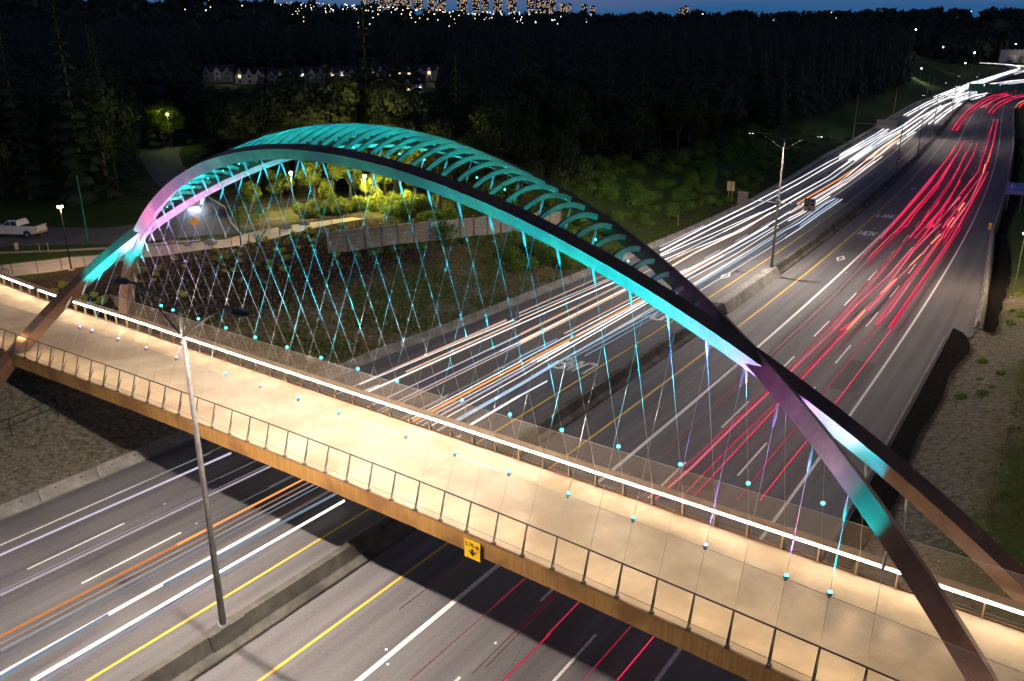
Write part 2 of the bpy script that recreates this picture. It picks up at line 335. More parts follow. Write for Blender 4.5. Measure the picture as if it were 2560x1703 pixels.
# ---------------------------------------------------------------- the ground
def axis(lst):
    a=[]
    for lo,hi,st in lst: a+=list(np.arange(lo,hi,st))
    return np.array(a+[lst[-1][1]])
def build_ground():
    s=axis([(-120,16,8),(16,130,1.5),(130,330,5),(330,700,14),(700,1300,30),(1300,4000,150)])
    o=axis([(-5600,-1200,160),(-1200,-400,40),(-400,-110,9),(-110,-62,3),(-62,-23,1.1)]); o=np.concatenate([o,[-22.3,-19.5,-10,0,10,19.6]])
    o2=axis([(20.6,48,1.2),(48,120,6),(120,600,40),(600,2600,250)]); o=np.concatenate([o,o2])
    SS,OO=np.meshgrid(s,o,indexing='ij'); x,y=road(SS.ravel(),OO.ravel())
    z=np.concatenate([hgt(x[i:i+4000],y[i:i+4000]) for i in range(0,len(x),4000)])
    sr,orr=SS.ravel(),OO.ravel(); z=np.where((orr>-20)&(orr<rbar(sr)+.3),rz(sr)-.45,z); z=np.where((orr<=-20)&(orr>lbar(sr)-.2),rz(sr)-.02,z)
    ns,no=len(s),len(o); v=np.c_[x,y,z]
    i=np.arange(ns*no).reshape(ns,no); f=np.stack([i[:-1,:-1],i[:-1,1:],i[1:,1:],i[1:,:-1]],-1).reshape(-1,4)
    me=bpy.data.meshes.new('ground'); me.from_pydata(v.tolist(),[],f.tolist()); me.materials.append(M['terrain'])
    ds,dl=dw_inv(x,y); tl=-(orr-lbar(sr))
    grass=((ds<-44)&(ds>-140)&(dl>5)&(dl<34)&(tl>24)).astype(float)*sm(130,100,sr)
    soil=sm(-52.5,-50,ds)*sm(-34.5,-38,ds)*sm(3,8,dl)*sm(52,46,dl)*(tl>8)
    wild=np.clip(sm(104,118,sr)+sm(70,95,tl)*(dl>34)+sm(125,140,sr),0,1)*(orr<0)
    right=(orr>0)*(sm(5,12,orr-rbar(sr)))*(.9)
    grass=np.clip(grass+(orr>0)*sm(6,9,orr-rbar(sr)+1.2*np.sin(sr*.21))*.75*sm(150,120,sr),0,1)
    wild=np.clip(wild+ (orr>0)*sm(120,150,sr),0,1)
    ca=me.color_attributes.new('zone','FLOAT_COLOR','POINT'); ca.data.foreach_set('color',np.c_[grass*(1-soil),soil,wild*(1-grass),1-.9*np.where(orr<0,sm(66,58,sr)*sm(16,11,tl+2*np.sin(sr*.4)),sm(125,110,sr)*sm(8,5,orr-rbar(sr)))].astype(np.float32).ravel())
    me.polygons.foreach_set('use_smooth',[True]*len(me.polygons)); me.update()
    g=bpy.data.objects.new('ground',me); COL.objects.link(g); tag(g,'sloping grass and gravel ground around the highway','ground',kind='structure')
build_ground()
def strip(mb,s0,s1,o0,o1,z,step=4,fo0=None,fo1=None):
    ss=np.linspace(s0,s1,max(2,int(abs(s1-s0)/step)+1)); n0=len(mb.v); 
    for a in ss:
        for of,fn in((o0,fo0),(o1,fo1)):
            q=of if fn is None else float(fn(a)); x,y=road(a,q); mb.v.append((float(x),float(y),float(rz(a))+z)); mb.uv.append((q,a))
    for i in range(len(ss)-1): k=n0+2*i; mb.f.append((k,k+1,k+3,k+2))
    return mb
hw=MB(); strip(hw,-118,1290,0,-1,0,4,lambda a:lbar(a)-.9,lambda a:-1.7); strip(hw,-118,1290,0,0,0,4,lambda a:-.0,lambda a:rbar(a)+.5)
hw.v+= []
r_=hw.build('road','asphalt'); tag(r_,'dark asphalt highway with two carriageways','road',kind='structure')
mk=MB(); Z1=.006
for a,b_ in ((-3.95,.16),):
    strip(mk,-118,1290,a-b_/2,a+b_/2,Z1)
strip(mk,-118,1290,2.4-.08,2.4+.08,Z1)
y_=mk.build('yellow_road_line','yellow'); tag(y_,'yellow edge lines beside the median','road marking',kind='structure')
mk=MB()
strip(mk,-118,1290,-7.6-.15,-7.6+.15,Z1); strip(mk,-118,1290,6.05-.14,6.05+.14,Z1); strip(mk,-118,1290,0,0,Z1,4,lambda a:lbar(a)+2.8-(.0 if a<115 else min(1.6,(a-115)/30)),lambda a:lbar(a)+2.96-(.0 if a<115 else min(1.6,(a-115)/30)))
strip(mk,-118,1290,17.07-.1,17.07+.1,Z1)
P_=12.527
for k in range(-14,60):
    for off,s0,ln in ((9.67,75.57,5.9),(13.285,69.07,5.9),(-14.87,36.9,5.7),(-11.19,37.9,6.05)):
        a=s0+k*P_
        if a<700: strip(mk,a,a+ln,off-.075,off+.075,Z1)
def letters(txt,s,o,h,w,flip):
    # flat strokes on a 3 x 5 grid
    G={'L':[((0,0),(0,5)),((0,0),(2.6,0))],'A':[((0,0),(1.3,5)),((2.6,0),(1.3,5)),((.5,1.6),(2.1,1.6))],'N':[((0,0),(0,5)),((0,5),(2.6,0)),((2.6,0),(2.6,5))],
       'E':[((0,0),(0,5)),((0,0),(2.6,0)),((0,2.5),(2.2,2.5)),((0,5),(2.6,5))],'H':[((0,0),(0,5)),((2.6,0),(2.6,5)),((0,2.5),(2.6,2.5))],'O':[((0,0),(0,5)),((0,5),(2.6,5)),((2.6,5),(2.6,0)),((2.6,0),(0,0))],'V':[((0,5),(1.3,0)),((1.3,0),(2.6,5))]}
    cw=w/len(txt)
    for i,ch in enumerate(txt):
        for (ax,ay),(bx,by) in G[ch]:
            p=np.array([(i+.1)*cw+ax/2.6*cw*.72-w/2,ay/5*h-h/2]); q=np.array([(i+.1)*cw+bx/2.6*cw*.72-w/2,by/5*h-h/2]); 
            if flip: p=-p;q=-q
            d=q-p; L=np.hypot(*d); d/=L; n=np.array([-d[1],d[0]])*(.12 if abs(d[0])<.5 else .22); p=p-d*.06; q=q+d*.06
            vs=[]
            for c in (p+n,p-n,q-n,q+n):
                x,y=road(s+c[1],o+c[0]); vs.append((float(x),float(y),Z1+.002*(i%3)))
            mk.uv+=[(0,0)]*4; mk.add(vs,[(0,1,2,3)])
letters('HOV',154.6,4.25,3.0,2.6,False); letters('LANE',171,4.3,3.2,2.9,False); letters('LANE',80.6,-5.9,2.6,3.2,True); letters('HOV',98.4,-5.7,2.6,2.6,True)
def diamond(s,o,L=3.6,W=1.15,t=.27):
    P=[(0,L/2),(W/2,0),(0,-L/2),(-W/2,0)]; I=[(a*(1-2*t),b*(1-2*t*.55)) for a,b in P]
    vs=[]
    for a,b in P+I: x,y=road(s+b,o+a); vs.append((float(x),float(y),Z1))
    mk.uv+=[(0,0)]*8; mk.add(vs,[(k,(k+1)%4,4+(k+1)%4,4+k) for k in range(4)])
diamond(135.6,4.25); diamond(118.3,-5.7); diamond(62,-5.7); diamond(205,4.25)
w_=mk.build('white_road_marking','white'); tag(w_,'white lane lines, HOV lettering and diamonds on the asphalt','road marking',kind='structure')
pt=MB()
for s0,s1,o0,o1 in ((62,66,7.2,9.1),(88,96,14.2,16.4),(140,150,-1.9+5,6.0),(100,104,-10.6,-8.4),(66,67.2,10.4,12.6),(180,196,7,9.2)): strip(pt,s0,s1,o0,o1,.003,1)
for s0,o0,L,k in ((50,8.2,26,.11),(84,11.9,30,.09),(110,15.4,24,.13),(36,-9.6,20,.1),(60,-17.2,22,.12),(86,3.4,40,.07),(40,10.9,22,.1)):   # sealed cracks that wander along the lanes
    strip(pt,s0,s0+L,0,0,.004,.8,lambda a:o0+.25*math.sin(a*k*6)+.1*math.sin(a*2.1),lambda a:o0+.05+.25*math.sin(a*k*6)+.1*math.sin(a*2.1))
o=pt.build('asphalt_patch','patch'); tag(o,'dark asphalt patches and sealed cracks in the lanes','road',kind='structure')
# small raised reflectors beside the lines
def reflector(s,o,col='white'):
    x,y=road(s,o); mb=MB(); mb.box((0,0,.03),(.12,.1,.05)); t=mb.build('road_reflector','refl'); t.location=(float(x),float(y),Z1); return tag(t,'small raised road reflector stuck beside a painted lane line','reflector','raised reflectors along the lane lines')
M['refl']=mat('reflector_white',(.9,.9,.95),rough=.2)
for s_,o_ in ((43.3,5.7),(42.6,6.45),(46.6,9.67),(80,-7.2),(80,-8),(110,-7.2),(110,-8),(95,6.6),(101,9.67),(113.5,9.67),(88,9.67),(55.2,-4.4),(45,-11.19),(45.3,-14.87),(128,6.6),(140,6.6),(107,13.285),(94.5,13.285)): reflector(s_,o_)
# ---------------------------------------------------------------- median and roadside barriers
def sweep(mb,prof,ss,of=lambda a:0,flip=1):
    rings=[]
    for a in ss:
        r=[]
        for p,z in prof: x,y=road(a,of(a)+p*flip); r.append((float(x),float(y),float(rz(a))+z))
        rings.append(r)
    return mb.loft(rings)
med=thing('median_barrier','long stained concrete median barrier between the two carriageways','barrier',(float(road(45,-.9)[0]),float(road(45,-.9)[1]),0))
mb=MB(); sweep(mb,[(-1.5,-.02),(-1.47,.1),(-1.27,.34),(-1.16,1.07),(-.74,1.07),(-.5,.34),(-.12,.1),(-.08,-.02)],np.concatenate([np.arange(-118,340,3),np.arange(340,1290,8)]))
wpart(mb,'barrier_body','conc_dark',med)
for s_ in (39.3,218.8,304.9,415.1): # widened pads that carry the poles
    mb=MB(); sweep(mb,[(-1.35,.1),(-1.22,1.08),(-.64,1.08),(-.4,.1)],[s_-1.0,s_+1.0]); wpart(mb,'pole_pad','conc_dark',med)
mb=MB(); sweep(mb,[(-1.6,-.02),(-1.5,1.1),(-.45,1.1),(.12,-.02)],[103,104.5,112,120,121.9]); wpart(mb,'pole_pad','conc',med)
bprof=[(.12,-.02),(.12,.08),(-.05,.2),(-.16,.8),(-.34,.8),(-.45,.2),(-.62,.08),(-.62,-.02)]
def barrier_piece(s0,s1,fn,flip,lab,grp):
    mb=MB(); 
    ss=[s0+.03,(s0+s1)/2,s1-.03]; sweep(mb,bprof,ss,fn,flip)
    c=road((s0+s1)/2,float(fn((s0+s1)/2))); C=(float(c[0]),float(c[1]),float(rz(s0)))
    o=mb.build('concrete_barrier','conc',origin=C); tag(o,lab,'barrier',grp)
    if s0<110:
        for q in (.28,.72):
            h=MB(); a=s0+(s1-s0)*q; x,y=road(a,float(fn(a))-(.12)*flip+.0); h.ball((float(x),float(y),.55),.055)
            e=h.build('lifting_hole','black',None); e.data.transform(Matrix.Translation((-C[0],-C[1],-C[2]))); e.parent=o
for k in range(72):
    a=22+k*3.8+ (0 if k<60 else 0); barrier_piece(a,a+3.8,lbar,1,'grey precast concrete barrier section along the left shoulder','barrier sections along the left shoulder')
for k in range(40):
    a=112+k*4; barrier_piece(a,a+4,rbar,-1,'pale concrete barrier section along the right shoulder','barrier sections along the right shoulder')
mb=MB(); sweep(mb,bprof,np.arange(296,1290,8),lbar,1); o=mb.build('concrete_barrier','conc',origin=(float(road(296,-21)[0]),float(road(296,-21)[1]),0)); tag(o,'far concrete barrier curving away beside the left lanes','barrier')
mb=MB(); sweep(mb,bprof,np.arange(272,1290,8),rbar,-1); o=mb.build('concrete_barrier','conc',origin=(float(road(272,21)[0]),float(road(272,21)[1]),0)); tag(o,'far concrete barrier curving away beside the right lanes','barrier')
mb=MB(); sweep(mb,[(0,-.02),(0,.13),(.18,.13),(.2,-.02)],np.arange(-118,109,3),lambda a:20.35); o=mb.build('curb','conc'); tag(o,'low curb at the edge of the right shoulder','curb',kind='structure')
mb=MB(); strip(mb,-60,111,0,0,.004,1,lambda a:20.75,lambda a:20.8+(1.35+.3*math.sin(a*.11)+.2*math.sin(a*.37)+1.0*max(0,(a-85)/20))*min(1,max(0,(111-a)/7))**.5); dit=mb.build('ditch','ditch'); tag(dit,'drainage ditch strip with painted black shade beside the right shoulder','ditch',kind='structure')  # flat strip whose darkness is painted shade, not a lining
mb=MB(); strip(mb,112,330,0,0,.006,3,lambda a:float(rbar(a))+.75,lambda a:float(rbar(a))+2.3+.4*math.sin(a*.1)+.15*math.sin(a*1.1)); dit=mb.build('ditch','ditch'); tag(dit,'drainage ditch strip with painted black shade behind the right barrier','ditch',kind='structure')
# striped end marker at the right barrier
x,y=road(165,19.9); t=thing('striped_marker','yellow and black striped marker on the right barrier','sign',(float(x),float(y),0),-float(np.interp(146,RS,RP_)))
part(MB().box((0,0,.95),(.42,.04,1.0)),'panel','signy',t)
for k in range(4): part(MB().add([(-.21,-.025,.47+k*.24),(.21,-.025,.65+k*.24),(.21,-.025,.74+k*.24),(-.21,-.025,.56+k*.24)],[(0,1,2,3)]),'stripe','signblk',t)
# ---------------------------------------------------------------- street, path and lawns on the left bank
def sheet(name,pts,z,m,label,cat,uvs=True):
    mb=MB(); mb.v=[(a,b,z) for a,b in pts]; mb.uv=[(a,b) for a,b in pts]; mb.f=[tuple(range(len(pts)))]
    me=mb.build(name,m); 
    bm=bmesh.new(); bm.from_mesh(me.data); bmesh.ops.triangulate(bm,faces=bm.faces); bm.to_mesh(me.data); bm.free()
    return tag(me,label,cat,kind='structure')
ZP=7.15
sheet('street',[(-150,82.5),(-54,86.1),(-48,86.9),(-42,87.5),(-37.3,89.9),(-34,91.9),(-30.7,92.6),(-33.6,98.3),(-37.8,109),(-48.1,125.7),(-57.6,148),(-66,168),(-75,195),(-84,230),(-92,229),(-82,192),(-73,166),(-62,143),(-52,124),(-47.6,112),(-44.1,98.5),(-47.6,95.5),(-52.9,96.2),(-61,98.6),(-150,104)],ZP+.025,'street','grey side street that bends away behind the arch','street')
DP=lambda s,l:dw(s,l,0)[:2]
sheet('path',[DP(-52.8,-4.5),DP(-52.8,9),DP(-51.5,11.9),DP(-51.3,13.9),DP(-49.9,20),DP(-48.8,21.9),DP(-48.4,24),DP(-47.7,26),DP(-46.9,27.6),DP(-46.4,33),DP(-46.9,36.1),DP(-47.2,42.4),DP(-46.5,47),DP(-48.4,46.8),DP(-50.3,40.8),DP(-51.6,35.4),DP(-50.4,29.8),DP(-52.3,25.5),DP(-54.6,22.2),DP(-54.7,17.6),DP(-56.5,15),DP(-58.5,9.3),DP(-66,4),DP(-80,-4),DP(-80,-16),DP(-66,-9)],ZP+.045,'path','pale concrete footpath leading onto the bridge','path')
sheet('sidewalk',[(-110,81.5),(-52.1,82.9),(-46.5,83.8),(-40.3,85.2),(-36.6,87.3),(-33.9,88.9),(-34.1,89.6),(-37.1,88.4),(-40.75,86.2),(-46.9,84.7),(-52.6,83.7),(-110,82.3)],ZP+.035,'path','thin pale kerb walk between two strips of lawn','sidewalk')
mb=MB(); mb.add([(-30.7,92.7,ZP+.0),(-33.7,98.4,ZP),(-37.9,109,ZP),(-48.2,125.8,ZP)],[]); cur=[(-30.7,92.6),(-33.6,98.3),(-37.8,109),(-48.1,125.7),(-57.6,148)]
mb=MB(); mb.loft([[(x,y,ZP),(x,y,ZP+.16),(x+.2,y+.08,ZP+.16),(x+.2,y+.08,ZP)] for x,y in cur]); o=mb.build('curb','path'); tag(o,'pale concrete curb along the side street','curb',kind='structure')
# panel wall at the top of the slope
wp=[(-20.07,89.63),(-18.44,91.23),(-13.43,96.66),(-8.86,100.95),(-3.36,106.54),(2.2,112.0),(7.5,117.5)]
wall=thing('panel_wall','long weathered concrete panel wall at the top of the grassy slope','wall',(wp[0][0],wp[0][1],H(*wp[0])))
cum=[0]; 
for a,b in zip(wp,wp[1:]): cum.append(cum[-1]+math.hypot(b[0]-a[0],b[1]-a[1]))
def onw(d): 
    x=float(np.interp(d,cum,[p[0] for p in wp])); y=float(np.interp(d,cum,[p[1] for p in wp])); return x,y
nP=int(cum[-1]/2.4)
for k in range(nP+1):
    x,y=onw(k*2.4); h=H(x,y); wpart(MB().box((x,y,h+1.15),(.28,.28,3.1)),'post','conc',wall)
    if k<nP:
        x2,y2=onw(k*2.4+2.4); h2=H(x2,y2); a=math.atan2(y2-y,x2-x); mx,my=(x+x2)/2,(y+y2)/2; mb=MB()
        for j in range(5): mb.box((mx,my,(h+h2)/2+.1+j*.5),(2.1,.12 if j%2 else .14,.47),a)
        wpart(mb,'panel','wallp',wall)
# railing along the path
def railing(name,label,pts,h,m,step=2.0,rails=(1.0,),post=.03,group=None,balus=0):
    L=[0]
    for a,b in zip(pts,pts[1:]): L.append(L[-1]+math.dist(a[:2],b[:2]))
    t=thing(name,label,'railing',pts[0],0,group); n=max(1,round(L[-1]/step))
    at=lambda d:[float(np.interp(d,L,[p[i] for p in pts])) for i in range(3)]
    for k in range(n+1):
        x,y,z=at(L[-1]*k/n); wpart(MB().tube([(x,y,z-.1),(x,y,z+h)],post,5),'post',m,t)
    for r in rails:
        wpart(MB().tube([(p[0],p[1],p[2]+h*r) for p in pts],post*.9,5),'rail',m,t)
    return t
railing('metal_railing','thin dark railing along the bed side of the footpath',[(*dw(s,l,0)[:2],ZP+.03) for s,l in ((-53.4,9),(-51.7,11.9),(-51.4,13.9),(-50.0,20),(-48.9,21.9),(-48.5,24),(-47.8,26),(-47.0,27.6),(-46.5,33),(-47.0,36.1),(-47.2,42.4))],1.15,'dark',2.1)
railing('metal_railing','black railing on the dark slope below the bridge deck',[(-33.0,55.3,1.7),(-34.5,52.4,1.6),(-36.2,49.4,1.5),(-38,46,1.4)],1.25,'black',3.2,(1.0,.55),.04)
# ---------------------------------------------------------------- the arch bridge
AU=(22.3949,.0162649,-.0100206,-2.01723,4.3157,3.95553,.439235,.266095,.267039,.108528,.364903,.311456,.00980093,-.0640171)
def rib_xyz(s,side):
    zc,k2,k4,s0,lc,A,be,hw,hd,k3,hw1,hd1,k6,de=AU
    s=np.atleast_1d(np.asarray(s,float)); x=s-s0
    z=zc-k2*x**2-k4*x**4*1e-4-k3*x**3*1e-4-k6*x**6*1e-7; dz=-2*k2*x-4*k4*x**3*1e-4-3*k3*x**2*1e-4-6*k6*x**5*1e-7
    w=hw+hw1*(x/50)**2; d=hd+hd1*(x/50)**2; sg=1 if side==0 else -1
    l=lc+sg*(A-be*(z-7)+de*(z-7)**2*.01)
    T=np.c_[np.ones_like(s),-sg*be*dz,dz]; T/=np.linalg.norm(T,axis=1)[:,None]
    v=np.array([0,-sg*be,1.]); v/=np.linalg.norm(v); n=np.cross([1,0,0],v); Nn=np.cross(n[None,:],T); Nn*=np.sign(Nn[:,2:3])
    if n[1]>0: n=-n
    C=np.c_[s,l,z]
    if side==1: C=C+np.outer(sm(27,43,-s),[4.6,-2.0,1.35])
    return C,n,Nn,w,d
SH=-.058
def fw(p): return dw(float(p[0]),float(p[1]),float(p[2]))
BO=dw(0,3.4,0)
br=thing('arch_bridge','steel footbridge hung from two crossing arches lit teal over the highway','bridge',BO)
def bp(mb,name,m,par=None,smooth=False):
    par=par or br; L=Vector(br.location)
    mb.v=[(a-L[0],b-L[1],c-L[2]) for a,b,c in mb.v]
    o=mb.build(name,m,None,smooth); o.parent=par; return o
S0,S1=-54.,62.
SS=np.arange(S0,S1+.1,2.)
zt=lambda s:deck_z(s)
mb=MB(); mb.loft([[dw(a,deck_near(a)+.02,zt(a)-.02),dw(a,deck_near(a)+.02,zt(a)-.26),dw(a,DWID-.02,zt(a)-.26),dw(a,DWID-.02,zt(a)-.02)] for a in SS])
bp(mb,'deck_slab','deck')
for k,a in enumerate(np.arange(-52,58,6.)):   # surface joints are shallow grooves filled dark
    bp(MB().loft([[dw(a,deck_near(a)+.3,zt(a)-.018),dw(a+.025,deck_near(a)+.3,zt(a)-.018),dw(a+.025,deck_near(a)+.3,zt(a)-.03),dw(a,deck_near(a)+.3,zt(a)-.03)],[dw(a,DWID-.3,zt(a)-.018),dw(a+.025,DWID-.3,zt(a)-.018),dw(a+.025,DWID-.3,zt(a)-.03),dw(a,DWID-.3,zt(a)-.03)]]),'deck_joint','bronze')
for nm,lf in (('near',lambda a:deck_near(a)),('far',lambda a:DWID)):
    sgn=-1 if nm=='near' else 1
    mb=MB(); mb.loft([[dw(a,lf(a)+q*sgn,zt(a)+z) for q,z in ((0.02,.035),(.05,.035),(.05,-.8),(-.22,-.8),(-.22,-.76),(.02,-.76))] for a in SS])
    bp(mb,'edge_girder','girder')
    mb=MB(); mb.loft([[dw(a,lf(a)+q*sgn,zt(a)+z) for q,z in ((.06,.06),(.06,.037),(-.06,.037),(-.06,.06))] for a in SS]); bp(mb,'edge_trim','steel')
for a in np.arange(-50,58,3.): bp(MB().loft([[dw(a,deck_near(a)+.2,zt(a)-.28),dw(a+.2,deck_near(a)+.2,zt(a)-.28),dw(a+.2,deck_near(a)+.2,zt(a)-.7),dw(a,deck_near(a)+.2,zt(a)-.7)],[dw(a,DWID-.2,zt(a)-.28),dw(a+.2,DWID-.2,zt(a)-.28),dw(a+.2,DWID-.2,zt(a)-.7),dw(a,DWID-.2,zt(a)-.7)]]),'floor_beam','steel')
# abutments
for a0,a1 in ((-49,-45.5),(47,50)):
    mb=MB(); mb.loft([[dw(a,deck_near(a)-.1,-1 if z else zt(a)-.82) if 0 else (*dw(a,deck_near(a)+.1,0)[:2],z) for z in (zt(a)-.82,-.5)]+[(*dw(a,DWID-.1,0)[:2],z) for z in (-.5,zt(a)-.82)] for a in (a0,a1)]); bp(mb,'abutment','conc')
# arches
for side in (0,1):
    s=np.linspace(-52,41.5,130); C_,n,Nn,w,d=rib_xyz(s,side)
    rings=[[fw(C_[i]+n*w[i]*a+Nn[i]*d[i]*b) for a,b in ((1,-1),(1,1),(-1,1),(-1,-1))] for i in range(len(s))]
    bp(MB().loft(rings),'arch_rib','steel')
# curved struts between the arches over the crown
for k in range(-27,29):
    a=k*.75-1.9
    if not -22.3<a<18.2: continue
    F,n0,N0,w0,d0=rib_xyz(a,0); B,n1,N1,w1,d1=rib_xyz(a,1)
    p0=F[0]-n0*w0[0]*.6+N0[0]*d0[0]*.1; p1=B[0]+n1*w1[0]*.6+N1[0]*d1[0]*.1; D=p1-p0; Ln=np.linalg.norm(D)
    if Ln<.8 or D[1]<0: continue
    rise=.027*Ln*Ln+.02; rings=[]
    for q in np.linspace(0,1,11):
        c=p0+D*q+np.array([0,0,rise*4*q*(1-q)]); dd=.10
        nn=np.array([0,-(D[2]+rise*4*(1-2*q)),D[1]]); nn/=np.linalg.norm(nn)
        tilt=np.array([.10,0,0])
        rings.append([fw(c+nn*dd-tilt*0+[-.05,0,0]),fw(c+nn*dd+[.05,0,0]),fw(c-nn*dd+[.05,0,0]),fw(c-nn*dd+[-.05,0,0])])
    bp(MB().loft(rings),'arch_strut','steel')
# hanger cables with their sockets, clamps where pairs cross
def rib_in(s,side):
    C_,n,Nn,w,d=rib_xyz(s,side); return C_[0]-Nn[0]*d[0]
CABLES=[]
for k in range(-28,30):
    sb=1.5*k
    for side in (0,1):   # side 0: far edge up to the arch leaning to the near side; side 1: near edge up to the other one
        lb=DWID-.05 if side==0 else deck_near(sb)+.05
        s_at=lambda l:sb+SH*l
        sr=s_at(3); 
        for _ in range(3): top=rib_in(sr,side); sr=s_at(top[1])
        top=rib_in(sr,side); base=np.array([s_at(lb),lb,zt(sb)+.05])
        if top[2]<base[2]+3.2: continue
        if k<-26 or k>25: continue
        CABLES.append((k,side,base,top))
        v=top-base; L=np.linalg.norm(v); u=v/L
        fade=[fw(base),fw(top)]
        c=bp(MB().tube([fw(base+u*.3),fw(top-u*.55)],.0095,5),'hanger_cable','cable')
        m2=MB(); m2.tube([fw(top-u*.95),fw(top-u*.6),fw(top-u*.25)],[.03,.06,.045],6); m2.tube([fw(top-u*.3),fw(top+u*.1)],.03,4); bp(m2,'socket','cable',c)
        m2=MB(); m2.tube([fw(base+u*.0),fw(base+u*.35),fw(base+u*.75)],[.03,.045,.022],6); bp(m2,'socket','dark',c)
cd={(k,sd):(b,t) for k,sd,b,t in CABLES}
for k in range(-28,30):
    if (k,0) in cd and (k,1) in cd:
        (b0,t0),(b1,t1)=cd[(k,0)],cd[(k,1)]
        # solve in the (l,z) plane
        A=np.array([[ (t0-b0)[1],-(t1-b1)[1]],[(t0-b0)[2],-(t1-b1)[2]]]); 
        try: q=np.linalg.solve(A,(b1-b0)[1:])
        except Exception: continue
        if 0<q[0]<1 and 0<q[1]<1: 
            m2=MB(); p=fw(b0+(t0-b0)*q[0]); m2.box(p,(.05,.05,.10)); m2.box((p[0],p[1],p[2]-.04),(.13,.05,.03),math.atan2(LAy,LAx)); bp(m2,'cable_clamp','cable')
# fences of woven mesh leaning inwards, with their top wires
def fence(side,s0,s1):
    sg=1 if side=='near' else -1; lf=(lambda a:deck_near(a)+.03) if side=='near' else (lambda a:DWID-.03)
    mb=MB(); ss=np.arange(s0,s1+.1,1.5)
    for i,a in enumerate(ss):
        for h,l in ((.12,.0),(2.85,1.12)): mb.v.append(dw(a+SH*(lf(a)+l*sg),lf(a)+l*sg,zt(a)+h)); mb.uv.append((a,h))
    for i in range(len(ss)-1): j=2*i; mb.f.append((j,j+2,j+3,j+1))
    f=bp(mb,'fence_mesh','fence')
    for h,l,r in ((2.87,1.125,.014),(.30,.09,.016)):
        bp(MB().tube([dw(a+SH*(lf(a)+l*sg),lf(a)+l*sg,zt(a)+h) for a in ss],r,4),'fence_wire','cable' if h>1 else 'dark',f)
fence('near',-43.5,40.5); fence('far',-30,42)
# handrails
def handrail(side,s0,s1):
    sg=1 if side=='near' else -1; lf=(lambda a:deck_near(a)) if side=='near' else (lambda a:DWID)
    ss=np.arange(s0,s1+.01,1.5); hr=None
    if side=='near':
        hr=bp(MB().tube([dw(a,lf(a)+.46,zt(a)+1.34) for a in ss],.035,6),'handrail','dark')
        for a in ss:
            m2=MB(); p=dw(a,lf(a)+.02,zt(a)+.0); q=dw(a,lf(a)+.46,zt(a)+1.34)
            m2.tube([p,q],.028,4); p2=dw(a+.09,lf(a)+.02,zt(a)); m2.tube([p2,dw(a+.04,lf(a)+.44,zt(a)+1.3)],.015,4); m2.box(dw(a+.05,lf(a)+.04,zt(a)+.08),(.16,.16,.12),math.atan2(AXy,AXx)); bp(m2,'post','dark',hr)
    else:
        mb=MB(); mb.loft([[dw(a,lf(a)+l,zt(a)+h) for l,h in ((-.20,.93),(.14,1.03),(.14,.98),(-.20,.88))] for a in ss]); hr=bp(mb,'handrail','bronze')
        for a in ss:
            m2=MB(); m2.loft([[dw(a-.03,lf(a)-.02,zt(a)+.03),dw(a+.03,lf(a)-.02,zt(a)+.03),dw(a+.03,lf(a)-.16,zt(a)+.03),dw(a-.03,lf(a)-.16,zt(a)+.03)],[dw(a-.03,lf(a)-.02,zt(a)+.9),dw(a+.03,lf(a)-.02,zt(a)+.9),dw(a+.03,lf(a)-.14,zt(a)+.9),dw(a-.03,lf(a)-.14,zt(a)+.9)]]); bp(m2,'post','bronze',hr)
    return hr
hn=handrail('near',-46.5,58.5); hf=handrail('far',-53,58.6)
# light strips: segments of a luminous tube under the far rail, slimmer hidden-facing strips along the near rail
seg=[-52.6]+list(np.arange(-43.5,58,9))
for a,b_ in zip(seg,seg[1:]):
    gap=.9 if a<-50 else .07
    pts=[dw(q,DWID-.225,zt(q)+.84) for q in np.linspace(a+.05,b_-gap,7)]
    bp(MB().tube(pts,.052,6),'light_strip','led',hf)
def strip_lamp(side,a,b_,power):
    sg=1 if side=='near' else -1; l=(deck_near((a+b_)/2)+.50) if side=='near' else DWID-.27
    h=1.14 if side=='near' else .80
    L=bpy.data.lights.new('deck_light','AREA'); L.shape='RECTANGLE'; L.size=b_-a; L.size_y=.05; L.energy=power; L.color=(1,.68,.36)
    o=bpy.data.objects.new('deck_light',L); COL.objects.link(o); m=(a+b_)/2
    lq=lambda q:(deck_near(q)+.50) if side=='near' else DWID-.27
    pa,pb=Vector(dw(a,lq(a),zt(a)+h)),Vector(dw(b_,lq(b_),zt(b_)+h)); X=(pb-pa).normalized(); tgt=Vector((LAx*sg,LAy*sg,-.55 if side=='near' else -.42)).normalized(); tgt=(tgt-X*tgt.dot(X)).normalized(); Zc=-tgt; Yc=Zc.cross(X).normalized()
    o.matrix_world=Matrix(((X.x,Yc.x,Zc.x,0),(X.y,Yc.y,Zc.y,0),(X.z,Yc.z,Zc.z,0),(0,0,0,1)))
    p=(pa+pb)/2; o.location=p; o.parent=br; o.location=Vector(p)-Vector(br.location); return o
for a in np.arange(-53,58,4.625):
    strip_lamp("near",a+.02,a+4.6,DL*1.5); strip_lamp("far",a+.02,a+4.6,DL*1.35)
for a in np.arange(-30,57,1.5):   # small downlights between the posts of the far rail that stripe the deck
    p=dw(a+.75,DWID-.3,zt(a)+.88); spot('rail_downlight',p,(-LAx+AXx*.32,-LAy+AXy*.32,-.17),DS,(1,.70,.40),30,br,1.0,.03)
